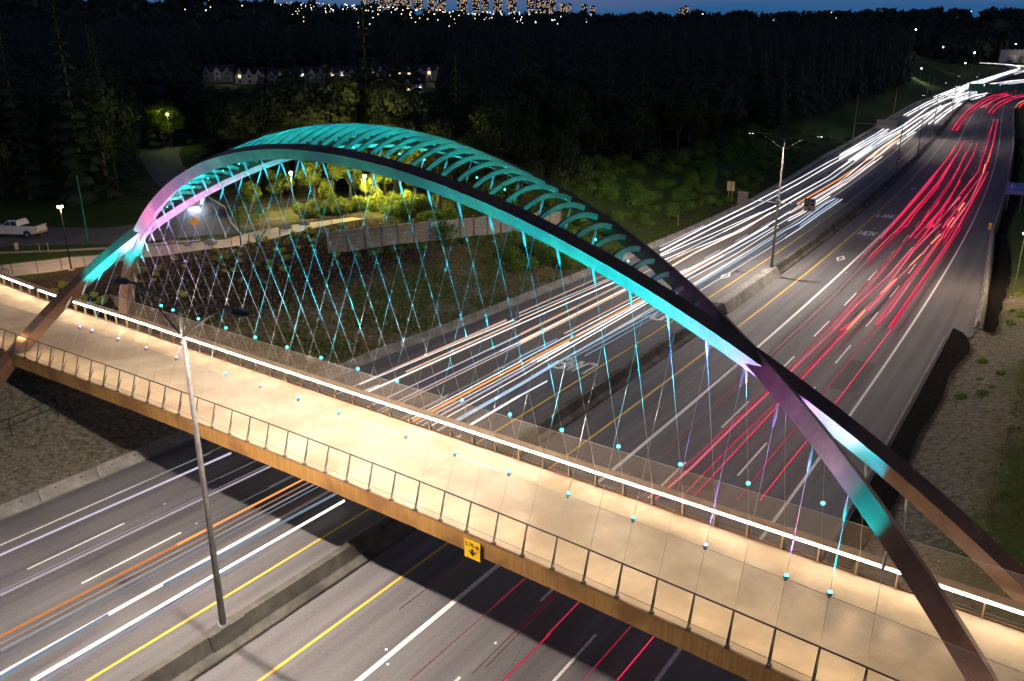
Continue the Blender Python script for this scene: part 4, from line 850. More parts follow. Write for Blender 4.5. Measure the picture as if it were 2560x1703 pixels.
# ---------------------------------------------------------------- lamp poles and signs of the highway
def psi(s): return float(np.interp(s,RS,RP_))
def medpole(s,label,lamps=True,h=15.7,arm=None,reg=False,power=1):
    x,y=road(s,-.95); x=float(x);y=float(y); t=thing('light_pole',label,'light pole',(x,y,1.08),-psi(s),'poles standing on the median')
    part(MB().tube([(0,0,0),(0,0,h)],[.17,.085],8),'pole','pole',t)
    b=MB(); b.box((0,0,.03),(.5,.5,.06)); 
    for i in(-1,1):
        for j in(-1,1): b.tube([(i*.19,j*.19,.05),(i*.19,j*.19,.16)],.03,5)
    part(b,'base_plate','galv',t)
    if lamps:
        for sg in (-1,1):
            part(MB().tube([(0,0,h-.15),(sg*1.6,0,h+.35),(sg*3.0,0,h+.55),(sg*3.6,0,h+.52)],.055,6).tube([(0,0,h-1.3),(sg*1.7,0,h-.2),(sg*2.8,0,h+.35)],.045,6),'arm','dark',t)
            m2=MB(); rings=[]
            for q,wd_,z1,z2 in ((3.45,.05,.47,.55),(3.6,.14,.42,.60),(3.95,.2,.40,.62),(4.3,.19,.42,.58),(4.55,.08,.45,.53)): rings.append([(sg*q,-wd_*1.25,h+z1),(sg*q,wd_*1.25,h+z1),(sg*q,wd_*.8,h+z2),(sg*q,-wd_*.8,h+z2)])
            l=part(m2.loft(rings),'lamp_head','dark',t,True)
            m2=MB(); m2.box((sg*4.0,0,h+.402),(.5,.26,.02)); g=m2.build('lens','lampc'); g.parent=l
            L=bpy.data.lights.new('road_light','SPOT'); L.energy=RL*power; L.color=(1,.86,.74); L.spot_size=math.radians(165); L.spot_blend=.2; L.shadow_soft_size=.16
            lo=bpy.data.objects.new('road_light',L); COL.objects.link(lo); lo.parent=t; lo.location=(sg*4.0,0,h+.34)
    if arm:
        m2=MB(); m2.tube([(-4.4,0,8.1),(3.9,0,8.1)],.06,6); m2.box((0,0,8.1),(.4,.4,.7)); part(m2,'crossarm','galv',t)
        b=part(MB().box((-4.4,.05,8.25),(1.25,.04,1.55)),'sign_back','signback',t)
        for z in (-.6,-.2,.2,.6): m2=MB(); m2.box((-4.4,.0,8.25+z),(1.25,.05,.05)); part(m2,'stiffener','galv',t)
        f=part(MB().box((3.75,-.09,8.2),(1.3,.04,1.5)),'lane_sign','signw',t)
        k=MB(); k.box((3.4,-.12,8.47),(.52,.02,.92)); 
        bb=k.build('black_panel','signblk'); bb.parent=f
        k=MB(); d=[(3.4,8.87),(3.56,8.5),(3.4,8.13),(3.24,8.5)]; e=[(3.4,8.74),(3.5,8.5),(3.4,8.26),(3.3,8.5)]; k.add([(a,-.135,b_) for a,b_ in d+e],[(i,(i+1)%4,4+(i+1)%4,4+i) for i in range(4)]); bb=k.build('diamond','signw'); bb.parent=f
        k=MB()
        for z in (8.66,8.24): k.box((4.03,-.12,z),(.5,.02,.17)).box((4.03,-.12,z+.12),(.36,.02,.1)).box((3.86,-.12,z-.11),(.1,.02,.08)).box((4.2,-.12,z-.11),(.1,.02,.08))
        bb=k.build('vehicle_symbol','signblk'); bb.parent=f
        k=MB(); k.add([(a,-.12,b_) for a,b_ in ((3.75,7.5),(3.5,7.75),(3.7,7.72),(3.7,7.95),(3.8,7.95),(3.8,7.72),(4.0,7.75))],[(0,6,5,2,1),(2,5,4,3)]); bb=k.build('down_arrow','signblk'); bb.parent=f
    if reg:
        f=part(MB().box((.12,-.2,3.7),(1.25,.04,2.0)),'rule_sign','signw',t)
        for z,w_ in ((4.45,.5),(4.1,.8),(3.8,.7),(3.5,.9),(3.2,.75),(2.95,.6)): k=MB(); k.box((.12,-.225,z),(w_,.01,.09)); bb=k.build('text_line','signblk'); bb.parent=f
    return t
medpole(39.3,'tall grey double-armed lamp pole on the median in front of the bridge',power=1.0)
medpole(121.2,'double-armed lamp pole on the median carrying the lane sign crossarm',arm=True)
medpole(218.8,'slim pole on the median with a pale rule sign at mid height',lamps=False,h=10,reg=True)
medpole(304.9,'short dark median pole, third beyond the lane sign pole',lamps=True,h=12,power=.3)
medpole(415.1,'far dark median pole where the highway starts to curve',lamps=True,h=12,power=.2)
medpole(505,'farthest dark median pole beside the green overhead signs',lamps=True,h=12,power=.25)
medpole(-42,'median lamp pole behind the viewpoint',power=1.25)
medpole(262,'dark median pole between the rule sign and the far curve',lamps=False,h=9)
def sidepole(x,y,h,label,lit=None,sign=None,m='galv',power=0,r=.08,z=None):
    z=H(x,y) if z is None else z; t=thing('light_pole',label,'light pole',(x,y,z))
    part(MB().tube([(0,0,-.2),(0,0,h)],[r,r*.6],6),'pole',m,t)
    if lit:
        k=MB(); k.box((0,0,h+.12),(.34,.34,.22)); part(k,'lamp_head',lit,t); part(MB().box((0,0,h+.27),(.42,.42,.07)),'cap',m,t); part(MB().box((0,0,.05),(.4,.4,.16)),'footing','path',t)
        if power: point('lamp_light',(x,y,z+h-.22),power,(1,.66,.38),t,.12)
    return t
# pedestrian lamps
sidepole(-41.52,76.23,5.9,'black footpath lamp with a glowing head by the bridge landing','lampw',m='black',power=PL)
sidepole(-28.61,86.26,7.9,'tall black footpath lamp standing behind the hanger cables','lampw',m='black',power=PL*1.1)
sidepole(-45.21,87.29,7.3,'slender green lamp post on the lawn strip by the street',m='signgreen')
sidepole(-72,70,6.5,'footpath lamp beyond the left edge of the landing','lampw',m='black',power=PL*1.3)
t=sidepole(57.16,91.25,7.3,'thin pale lamp post on the right bank','lampc',power=PL*2.2)
sidepole(58,60,8,'footpath lamp on the right bank by the bridge end','lampw',m='black',power=PL*5)
# poles along the left shoulder
def armsign(x,y,label,h,sw,sh,zb):
    t=thing('sign_pole',label,'sign pole',(x,y,H(x,y)),-psi(290)); part(MB().tube([(0,0,-.3),(0,0,h)],[.14,.09],6),'pole','galv',t); part(MB().tube([(0,0,zb),(6.3+sw,0,zb-.1)],.09,5),'arm','galv',t)
    f=part(MB().box((6.0+sw/2,.12,zb),(sw,.06,sh)),'sign_back','signback',t)
    for k in range(4): b=MB(); b.box((6.0+sw*(k+.5)/4,.05,zb),(.1,.06,sh)); q=b.build('stiffener','galv'); q.parent=f
    return t
armsign(103.2,257.6,'pole by the left shoulder with a large sign panel seen from behind',13.8,5.6,2.6,5.6)
for (s,o,h) in ((430,-24.5,11),(560,-25,13),(640,-27,9),(600,-30,11),(700,-32,11)):
    x,y=road(s,o); sidepole(float(x),float(y),h,'thin pale pole beside the far left shoulder, %s'%{430:'nearest of the group',560:'tallest of the group',640:'shortest of the group',600:'set back in the bushes',700:'nearest the far ramp'}[s],m='wood',r=.14)
# two boards on timber posts, seen from behind
x,y=40.4,153.9
t=thing('timber_sign','pale timber sign boards on two posts behind the left barrier','sign',(x,y,0),-psi(170)); 
for q in(-.35,.35): part(MB().box((q,0,1.3),(.18,.14,2.9)),'post','wood',t)
for q in(-.38,.38): part(MB().box((q,-.1,2.9),(.66,.05,1.7)),'board','cream',t)
x,y=26.5,131.3; sidepole(x,y,1.7,'short timber marker post behind the left barrier',m='wood',r=.09)
# blue service sign on two posts
sx,sy=87.2,144.2; t=thing('service_sign','blue NEXT EXIT service sign on two pale posts','sign',(sx,sy,H(sx,sy)),-psi(180)-.15)
for q in(-1.0,1.1): part(MB().tube([(q,.06,-.3),(q,.06,4.8)],.06,5),'post','galv',t)
part(MB().box((0.05,0,4.2),(3.2,.05,1.95)),'panel','signblue',t); part(MB().box((.05,.03,4.2),(3.3,.03,2.05)),'border','signw',t)
text_mesh('NEXT EXIT',.46,'signw','exit_text',t,Matrix.Translation((.05,-.035,3.6))@Matrix.Rotation(math.pi/2,4,'X'),bold=.012)
k=MB(); k.box((-.75,-.035,4.55),(.34,.02,.55)).box((-.75,-.035,4.98),(.2,.02,.14)).box((-.48,-.035,4.6),(.09,.02,.4)); part(k,'symbol','signw',t)
# overhead green signs
gx,gy=road(548,10); psg=psi(548)
t=thing('overhead_sign','row of dark green overhead panels spanning the far right lanes','sign',(float(gx),float(gy),0),-psg)
for q in(-12,22): part(MB().tube([(q,0,0),(q,0,8.6)],.3,6),'post','galv',t)
part(MB().tube([(-12,.3,7.4),(22,.3,7.4)],.22,5),'beam','galv',t)
for q,w_ in ((-9.5,7),(-2,7),(5.5,7),(12.6,5.5)): 
    f=part(MB().box((q,-.1,6.8),(w_,.12,4.1)),'panel','signgreen',t); text_mesh('1',1.6,'signw','panel_text',f,Matrix.Translation((q,-.2,6.0))@Matrix.Rotation(math.pi/2,4,'X')) if 0 else None
    b=MB(); b.add([(q-.1,-.19,6.2),(q+.1,-.19,6.2),(q+.1,-.19,5.4),(q+.4,-.19,5.5),(q,-.19,5.0),(q-.4,-.19,5.5),(q-.1,-.19,5.4)],[(0,6,2,1),(6,5,4),(6,4,2),(2,4,3)]); g=b.build('arrow','signw'); g.parent=f
# left bank street things
def postsign(x,y,h,label,kind):
    t=thing('street_sign',label,'sign',(x,y,ZP+.02),math.radians(8)); part(MB().box((0,0,h/2-.1),(.09,.09,h+.1)),'post','wood',t)
    if kind=='diamond': part(MB().box((0,-.07,h-.1),(.8,.03,.8),R=Matrix.Rotation(math.pi/4,3,'Y')),'panel','orange',t)
    else: part(MB().box((0,-.07,h),(.55,.03,1.0)),'panel','signgreen',t)
    return t
postsign(-34.5,89.6,2.1,'orange diamond sign seen from behind at the street bend','diamond')
postsign(-28.3,93.0,2.6,'narrow green sign on a timber post by the footpath','g')
for x,y,c in ((-31.6,90.4,'nearer'),(-27.9,94.3,'farther')):
    t=thing('bollard','short red and white bollard at the path junction, the %s one'%c,'bollard',(x,y,ZP)); part(MB().tube([(0,0,0),(0,0,.6)],.07,6),'post','cream',t); part(MB().tube([(0,0,.6),(0,0,.85)],.09,6),'head','red',t)
t=thing('fire_hydrant','pale yellow fire hydrant with a dark cap on the lawn','hydrant',(-51.6,85.0,ZP)); part(MB().tube([(0,0,0),(0,0,.62),(0,0,.72)],[.17,.16,.13],8).tube([(-.22,0,.5),(.22,0,.5)],.07,6),'body','cream',t); part(MB().ball((0,0,.78),.13,8,5),'cap','black',t)
for (x,y,c) in ((-24.6,97.5,.5),(-32.0,86.9,.55),(-36.4,87.2,.45),(-26.3,95.4,.6),(-34.3,86.4,.35)):
    o=MB().ball((0,0,c*.4),c,9,6,(1.2,.9,.75),.18).build('boulder','rock',None,True); o.location=(x,y,ZP); tag(o,'rounded tan boulder lying beside the footpath','boulder','boulders along the footpath')
# pickup truck
def truck(x,y,z,rz):
    t=thing('pickup_truck','white crew cab pickup truck parked on the side street','pickup truck',(x,y,z),rz)
    # x forward, y left
    def prof(P,w,name,m,top=None,par=None,bev=.04):
        mb=MB(); mb.loft([[(a,-w,b) for a,b in P],[(a,w,b) for a,b in P]]); o=part(mb,name,m,par or t); return o
    body=prof([(-2.95,.55),(-2.95,1.28),(-2.9,1.32),(-.95,1.33),(-.9,1.30),(.95,1.30),(1.15,1.22),(2.55,1.12),(2.85,.98),(2.9,.5),(2.45,.42),(2.3,.75),(1.95,.9),(1.6,.75),(1.45,.42),(-1.35,.42),(-1.5,.75),(-1.85,.9),(-2.2,.75),(-2.35,.45)],.98,'body','carw')
    cabm=MB(); lo=[(-.9,1.3),(1.0,1.3)]; r=[]
    for w_,pts in ((.93,[(-.92,1.30),(1.12,1.26)]),(.80,[(-.75,1.86),(.35,1.86)]),(.74,[(-.68,1.92),(.25,1.92)])):
        (a,b1),(c,b2)=pts; r.append([(a,-w_,b1),(c,-w_,b2),(c,w_,b2),(a,w_,b1)])
    part(cabm.loft(r),'cab','carw',t)
    for sg in(-1,1):
        part(MB().add([(-.72,sg*.925,1.35),(.02,sg*.925,1.35),(.02,sg*.82,1.80),(-.66,sg*.82,1.80)],[(0,1,2,3)] if sg<0 else [(3,2,1,0)]),'side_window','glass',t)
        part(MB().add([(.10,sg*.925,1.35),(.88,sg*.925,1.35),(.36,sg*.82,1.80),(.10,sg*.82,1.80)],[(0,1,2,3)] if sg<0 else [(3,2,1,0)]),'side_window','glass',t)
        for wx in (1.95,-1.85):
            w_=part(MB().tube([(wx,sg*.74,.40),(wx,sg*1.0,.40)],.40,16),'wheel','tyre',t); k=MB(); k.tube([(wx,sg*1.0,.40),(wx,sg*1.012,.40)],.22,10); g=k.build('rim','galv'); g.parent=w_
        part(MB().box((2.86,sg*.75,.86),(.10,.34,.2)),'headlight','lampw' if sg<0 else 'signw',t)
        part(MB().box((-2.95,sg*.88,1.08),(.06,.18,.36)),'taillight','red',t)
        part(MB().box((.95,sg*1.1,1.38),(.16,.24,.18)),'mirror','carw',t)
    part(MB().box((.82,0,1.58),(.02,1.5,.44),R=Matrix.Rotation(-.93,3,'Y')),'windshield','glass',t)
    part(MB().box((-1.9,0,1.335),(1.75,1.7,.02)),'bed_cover','black',t); part(MB().box((-.2,0,1.945),(.9,1.2,.05)),'roof_rack','black',t)
    part(MB().box((2.9,0,.62),(.12,1.8,.22)).box((-3.0,0,.6),(.12,1.8,.2)),'bumper','galv',t)
    return t
truck(-55.0,91.4,ZP+.03,math.radians(172))
# sapling held by two stakes
t=thing('sapling','young staked sapling on the lawn near the hydrant','tree',(-47.8,83.3,ZP))
part(MB().tube([(0,0,0),(.03,0,1.6),(0,.02,2.4)],[.035,.03,.015],5),'trunk','bark',t)
for q in(-.45,.45): part(MB().box((q,0,.5),(.07,.07,1.1)),'stake','wood',t)
part(MB().box((0,0,1.0),(1.0,.04,.07)),'crosspiece','dark',t)
# parked bicycle at the rail end
t=thing('bicycle','dark bicycle lying against the left end of the lit rail','bicycle',(*dw(-53.6,8.0,0)[:2],ZP+.05),math.radians(60))
for q in(-.5,.5): 
    w_=part(MB().loft([[(q+math.cos(a)*r,e,.34+math.sin(a)*r) for r,e in ((.30,-.02),(.34,0),(.30,.02))] for a in np.linspace(0,2*math.pi,17)],True,False),'wheel','tyre',t)
part(MB().tube([(-.5,0,.34),(-.15,0,.75),(.38,0,.78),(.5,0,.34)],.025,5).tube([(-.15,0,.8),(-.02,0,.32),(.38,0,.76)],.025,5).tube([(-.5,0,.34),(-.02,0,.32)],.02,5),'frame','black',t)
part(MB().box((-.17,0,.88),(.24,.1,.05)),'saddle','black',t); part(MB().tube([(.36,-.25,.98),(.4,0,.9),(.36,.25,.98)],.02,5),'handlebar','black',t)
# ---------------------------------------------------------------- plants
def leafquads(mb,c,n,r,size,flat=.6):
    for _ in range(n):
        d=rng.normal(size=3); d/=np.linalg.norm(d); p=np.array(c)+d*np.array(r)*rng.uniform(.55,1.05)
        a=rng.normal(size=3); a/=np.linalg.norm(a); b=np.cross(a,d); b/=max(1e-6,np.linalg.norm(b)); s=size*rng.uniform(.6,1.4); a=np.cross(b,d)*.5+d*rng.uniform(-.4,.4); 
        a=a/np.linalg.norm(a)
        mb.add([p-a*s-b*s*flat,p+a*s-b*s*flat*.4,p+a*s*1.1+b*s*flat,p-a*s*.6+b*s*flat],[(0,1,2,3)])
def conifer_parts(h=20,r=3.4,tiers=17,nb=9):
    tr=MB().tube([(0,0,-.5),(.05,0,h*.5),(0,0,h*.97)],[.32,.2,.03],6); c=MB()
    for i in range(tiers):
        q=i/(tiers-1); z=h*(.10+.86*q); R=r*(1-q)**.8*rng.uniform(.8,1.12)+.15; n=max(4,int(nb*(1-q*.55)))
        a0=rng.uniform(0,6.28)
        for k in range(n):
            a=a0+6.283*k/n+rng.uniform(-.25,.25); L=R*rng.uniform(.65,1.15); dr=-.32*L*rng.uniform(.6,1.3); w=.30*L+.18
            ca,sa=math.cos(a),math.sin(a)
            for m_ in range(3):
                f0=m_/3.2; f1=(m_+1.35)/3.4; ww=w*(1.1-f0*.55); off=rng.uniform(-.1,.1)
                p=lambda f,sd,dz: (ca*L*f-sa*sd,sa*L*f+ca*sd,z+dr*f*f+.12*L*(1-f)*0+dz)
                c.add([p(f0,-ww*.35,.05),p((f0+f1)/2,-ww,-.18+off),p(f1,0,-.06),p((f0+f1)/2,ww,-.18-off),p(f0,ww*.35,.05)],[(0,1,2,3,4)])
    return tr,c
def broad_parts(h=16,r=5,n=900,size=.42,mat_='leaf'):
    tr=MB().tube([(0,0,-.4),(.1,0,h*.3),(.05,.1,h*.55)],[.3,.22,.1],6); c=MB()
    for k in range(4): a=k*1.7+.5; tr.tube([(0,0,h*.32),(math.cos(a)*r*.35,math.sin(a)*r*.35,h*.55),(math.cos(a)*r*.6,math.sin(a)*r*.6,h*.75)],[.13,.08,.03],5)
    lobes=[(np.array([0,0,h*.72]),(r*.62,r*.62,h*.26))]
    for k in range(8): a=rng.uniform(0,6.28); q=rng.uniform(.35,.72)*r; lobes.append((np.array([math.cos(a)*q,math.sin(a)*q,h*rng.uniform(.38,.82)]),(r*rng.uniform(.3,.48),)*2+(h*rng.uniform(.1,.17),)))
    for cc,rr in lobes: leafquads(c,cc,n//len(lobes),rr,size)
    return tr,c
def bush_parts(h=2,r=1.5,n=170,size=.22):
    c=MB()
    for k in range(5): a=rng.uniform(0,6.28); q=rng.uniform(0,.5)*r; leafquads(c,(math.cos(a)*q,math.sin(a)*q,h*rng.uniform(.3,.6)),n//5,(r*.6,r*.6,h*.42),size)
    return c
def proto(name,tp,cp,mt,label,cat,group):
    t=thing(name,label,cat,(0,0,0),0,group); part(tp,'trunk','bark',t); part(cp,'crown',mt,t); return t
used=set()
def plant(p,x,y,z,sc,rz,label=None,group=None,scz=None):
    if p.name not in used: used.add(p.name); c=p
    else: c=copy_tree(p)
    c.location=(x,y,z); c.rotation_euler=(0,0,rz); c.scale=(sc,sc,scz or sc)
    if label: c['label']=label
    if group: c['group']=group
    return c
con=[]; LC='tall dark conifer standing in the unlit forest'; GC='dark conifers of the forest'
for i in range(5):
    h=20; tp,cp=conifer_parts(h,rng.uniform(2.9,4.1),15+i,9); con.append(proto('conifer_tree',tp,cp,'conifer',LC,'tree',GC))
bro=[]; LB='dark broadleaf tree standing in the unlit forest'; GB='dark broadleaf trees of the forest'
for i in range(4):
    tp,cp=broad_parts(15,rng.uniform(4.2,5.6),2600,.25); bro.append(proto('broadleaf_tree',tp,cp,'leaf',LB,'tree',GB))
STREETPOLY=[(-90,82),(-30,88),(-28,98),(-36,118),(-55,158),(-66,184),(-78,184),(-66,142),(-52,112),(-90,106)]
def inpoly(x,y,P):
    c=False; n=len(P)
    for i in range(n):
        x1,y1=P[i];x2,y2=P[(i+1)%n]
        if (y1>y)!=(y2>y) and x<(x2-x1)*(y-y1)/(y2-y1)+x1: c=not c
    return c
HZ=[] # house sites kept clear
def maxtop(x,y):
    az=math.degrees(math.atan2(x,y)); d=math.hypot(x,y)
    if -20.5<az<-4 and 150<d<520: return 27.0-(.047 if az<-8 else .052)*d+ (2.2 if d<300 else .8)
    if -6<az<0 and d<330: return 30
    if -27<az<-20 and d<200: return 34
    return 60
def forest_ok(x,y):
    s,o=road_inv(x,y); s=float(s[0]);o=float(o[0]); tl=-(o-float(lbar(s)))
    if o<0:
        need=26 if s<100 else (22 if s<260 else 20)
        if s>=430: need=18
        if s>610: need=26
        if tl<need: return False
        if s<112 and tl<46 and y<118: return False
        if y<108 and x>-40: return False
        if y<104: return False
    else:
        if o-float(rbar(s))<(30 if s<250 else 16): return False
    if inpoly(x,y,STREETPOLY): return False
    return True
cand=[]
for y in np.arange(60,760,6.4):
    for x in np.arange(-.78*y-30,.80*y+30,6.4):
        px=x+rng.uniform(-2.8,2.8); py=y+rng.uniform(-2.8,2.8)
        if forest_ok(px,py): cand.append((px,py))
cand=np.array(cand); dist=np.hypot(cand[:,0],cand[:,1]); hz=np.concatenate([hgt(cand[i:i+3000,0],cand[i:i+3000,1]) for i in range(0,len(cand),3000)])
# nearest ones are things, all the farther ones are one mass
order=np.argsort(dist); nc=nb_=0; rest=[]
for j in order:
    x,y=cand[j]; z=hz[j]; d=dist[j]; s_,o_=road_inv(x,y); s_=float(s_[0]);o_=float(o_[0])
    mt=maxtop(x,y)-z
    isc=rng.uniform()<(.25 if d<190 else (.5 if d<300 else .72))
    hh=(rng.uniform(17,31) if isc else rng.uniform(11,19)); hh=min(hh,mt*rng.uniform(.82,1))
    if hh<3.5: continue
    tl=abs(o_)-22
    if tl<34: hh*=.35+.65*tl/34
    if d>900: continue
    if 520<d<1150 and math.degrees(math.atan2(x,y))>24.3: continue
    if isc and nc<285: plant(con[nc%5],x,y,z-.2,min(1.25,.62+hh/48),rng.uniform(0,6.28),scz=hh/20); nc+=1
    elif (not isc) and nb_<230: plant(bro[nb_%4],x,y,z-.2,min(1.3,max(.45,hh/15)),rng.uniform(0,6.28),scz=hh/15); nb_+=1
    else: rest.append((x,y,z,hh,isc))
# the far wooded mass, one object
def far_forest():
    V=[];F=[];n0=0
    pts=[(x,y,z,h,c) for x,y,z,h,c in rest]
    for _ in range(5200):
        d=760*math.exp(rng.uniform(0,1.75)); az=math.radians(rng.uniform(-36,41)); x,y=d*math.sin(az),d*math.cos(az)
        s,o=road_inv(x,y)
        if abs(float(o[0]))<45 and float(s[0])<1250: continue
        if d<1130 and math.degrees(az)>24.3: continue
        pts.append((x,y,None,rng.uniform(14,30)*(1 if d<2000 else 1.15),rng.uniform()<.7))
    zz=[p for p in pts if p[2] is None]; hz2=hgt([p[0] for p in zz],[p[1] for p in zz]) if zz else []
    zi=iter(hz2)
    for x,y,z,h,isc in pts:
        if z is None: z=float(next(zi))
        d=math.hypot(x,y); wide=1 if d<900 else 1+(d-900)/900
        if isc:
            r=h*.17*min(wide,2.6)+.5; T=11 if d<1200 else 5; n=9 if d<1200 else 7
            for i in range(T):
                q=i/T; R=r*(1-q*.9)*rng.uniform(.75,1.2); zb=z+h*(.08+.84*q); zt_=min(z+h,zb+h*(1.5/T)); a0=rng.uniform(0,6.28)
                ring=[(x+math.cos(a0+6.283*k/n)*R*rng.uniform(.55,1.3),y+math.sin(a0+6.283*k/n)*R*rng.uniform(.55,1.3),zb-R*rng.uniform(-.1,.45)) for k in range(n)]
                V+=ring+[(x,y,zt_)]; F+=[(n0+k,n0+(k+1)%n,n0+n) for k in range(n)]; n0+=n+1
        else:
            r=h*.36*min(wide,2.2); m_=80 if d<900 else 14
            for i in range(m_):
                dd=rng.normal(size=3); dd/=np.linalg.norm(dd); c=np.array([x,y,z+h*.6])+dd*np.array([r,r,h*.4])*rng.uniform(.5,1); s=rng.uniform(.7,1.5)*r*(.2 if d<900 else .42)
                a=rng.normal(size=3); a/=np.linalg.norm(a); b=np.cross(a,dd); b/=np.linalg.norm(b)
                V+=[tuple(c-a*s-b*s),tuple(c+a*s-b*s*.3),tuple(c+a*s*.6+b*s),tuple(c-a*s*.4+b*s*.8)]; F+=[(n0,n0+1,n0+2,n0+3)]; n0+=4
    me=bpy.data.meshes.new('forest'); me.from_pydata(V,[],F); me.materials.append(M['farfol']); me.update(); o=bpy.data.objects.new('forest',me); COL.objects.link(o)
    tag(o,'dark forest mass covering the land up to the skyline','forest',kind='stuff')
far_forest()
# bushes between the left barrier and the forest
BU='rounded green bush on the bank behind the left barrier'
bpr=[]
for i in range(4):
    o=bush_parts(2.4,2.0,950,.11).build('bush','bush'); tag(o,BU,'bush','green bushes behind the left barrier'); bpr.append(o)
nb=0
for _ in range(2600):
    s=rng.uniform(98,330); s=98+(s-98)*rng.uniform(.35,1); t_=rng.uniform(2,24); 
    if s<118 and t_<13: continue
    if s<165 and t_<5: continue
    o_=float(lbar(s))-t_; x,y=road(s,o_); x=float(x);y=float(y); sc=rng.uniform(.35,.8)*(.7+t_/26)
    b=bpr[nb%4]; 
    if nb>=4: b=b.copy(); COL.objects.link(b)
    b.location=(x,y,H(x,y)-.25); b.rotation_euler=(0,0,rng.uniform(0,6.28)); b.scale=(sc*1.25,sc*1.25,sc*rng.uniform(.7,1.3)); nb+=1
    if nb>=290: break
# dark bushes at the foot of the panel wall and in the dip by the shoulder
for (x,y,sc) in [(onw(d)[0]+rng.uniform(.2,.9),onw(d)[1]-rng.uniform(.5,1.1),rng.uniform(.25,.45)) for d in np.arange(3,36,1.6)]+[(2.2,101,.9),(4.4,103.5,1.1),(0.6,99.5,.8),(6.5,105.5,1.0),(3.2,105.8,1.2),(8.6,108,1.1),(7,103.5,.8),(0,102.5,.9)]:
    b=bpr[rng.integers(4)].copy(); COL.objects.link(b); b.location=(x,y,H(x,y)-.2); b.scale=(sc,sc,sc); b.rotation_euler=(0,0,rng.uniform(0,6)); b['label']='dark bush growing below the concrete panel wall'; b['group']='bushes below the panel wall'
# trees and shrubs lit by the path lamps
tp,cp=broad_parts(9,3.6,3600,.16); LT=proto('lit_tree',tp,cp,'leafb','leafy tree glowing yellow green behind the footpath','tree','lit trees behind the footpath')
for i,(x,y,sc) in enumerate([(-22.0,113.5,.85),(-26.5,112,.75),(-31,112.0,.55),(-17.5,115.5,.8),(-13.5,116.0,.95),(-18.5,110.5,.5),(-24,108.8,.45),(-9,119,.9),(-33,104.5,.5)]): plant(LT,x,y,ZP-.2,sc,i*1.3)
tp,cp=broad_parts(12,4,2600,.2); DT=proto('willow_tree',tp,cp,'leaf','dark drooping tree behind the panel wall','tree','trees behind the panel wall')
for i,(x,y,sc) in enumerate([(-9.5,109,1.0),(-4,114,.95),(1.5,120,1.0),(8,126,1.0)]): plant(DT,x,y,H(x,y)-.2,sc,i*1.1)
LSH='low leafy shrub lit yellow green beside the footpath'
sp_=[]
for i in range(2):
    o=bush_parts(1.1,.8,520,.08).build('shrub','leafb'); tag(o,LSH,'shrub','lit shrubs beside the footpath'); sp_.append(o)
n=0
for _ in range(46):
    x=rng.uniform(-27,-12); y=101.5+(x+27)*.42+rng.uniform(0,5.5)
    b=sp_[n%2] if n<2 else sp_[n%2].copy()
    if n>=2: COL.objects.link(b)
    sc=rng.uniform(.9,1.9); b.location=(x,y,ZP-.1); b.scale=(sc,sc,sc*1.1); b.rotation_euler=(0,0,rng.uniform(0,6)); n+=1
LY='small yellow green shrub planted in the dark soil bed'
yp=[]
for i in range(2):
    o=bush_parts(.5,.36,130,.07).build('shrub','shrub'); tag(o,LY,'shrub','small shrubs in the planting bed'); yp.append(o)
n=0
YS=[(-44.8,8.5),(-44.2,9.2),(-43.3,9.0),(-42.9,8.4),(-43.6,10.1),(-42.6,9.7),(-42.0,8.9),(-41.7,9.8),(-42.8,10.8),(-41.9,11.0),(-45.2,9.6)]
for _ in range(60):
    ds=rng.uniform(-47,-40.5); dl=rng.uniform(14,43); YS.append((ds,dl))
for ds,dl in YS:
    x,y=dw(ds,dl,0)[:2]; b=yp[n%2] if n<2 else yp[n%2].copy()
    if n>=2: COL.objects.link(b)
    sc=rng.uniform(.7,1.35)*(1.35 if n<11 else 1); b.location=(x,y,H(x,y)-.05); b.scale=(sc,)*3; n+=1
# bare branched shrub by the railing
mb=MB()
for k in range(26): a=rng.uniform(0,6.28); r=rng.uniform(.5,1.5); mb.tube([(0,0,0),(math.cos(a)*r*.35,math.sin(a)*r*.35,1.0),(math.cos(a)*r,math.sin(a)*r,rng.uniform(1.7,2.9))],[.03,.018,.006],4)
o=mb.build('bare_shrub','bark'); o.location=(-27.2,87.8,ZP-.2); tag(o,'leafless twiggy shrub beside the dark railing','shrub')
# shrubs on the right bank
RB='low dark shrub on the right bank beyond the shoulder'
for k in range(70):
    s=rng.uniform(60,300); t_=rng.uniform(6,17) if s>125 else rng.uniform(3.0,6.5); x,y=road(s,float(rbar(s))+t_); x=float(x);y=float(y); b=bpr[k%4].copy(); COL.objects.link(b); sc=rng.uniform(.2,.42) if s<125 else rng.uniform(.35,.8)
    b.location=(x,y,H(x,y)-.2); b.scale=(sc,sc,sc*.7); b['label']=RB; b['group']='shrubs on the right bank'
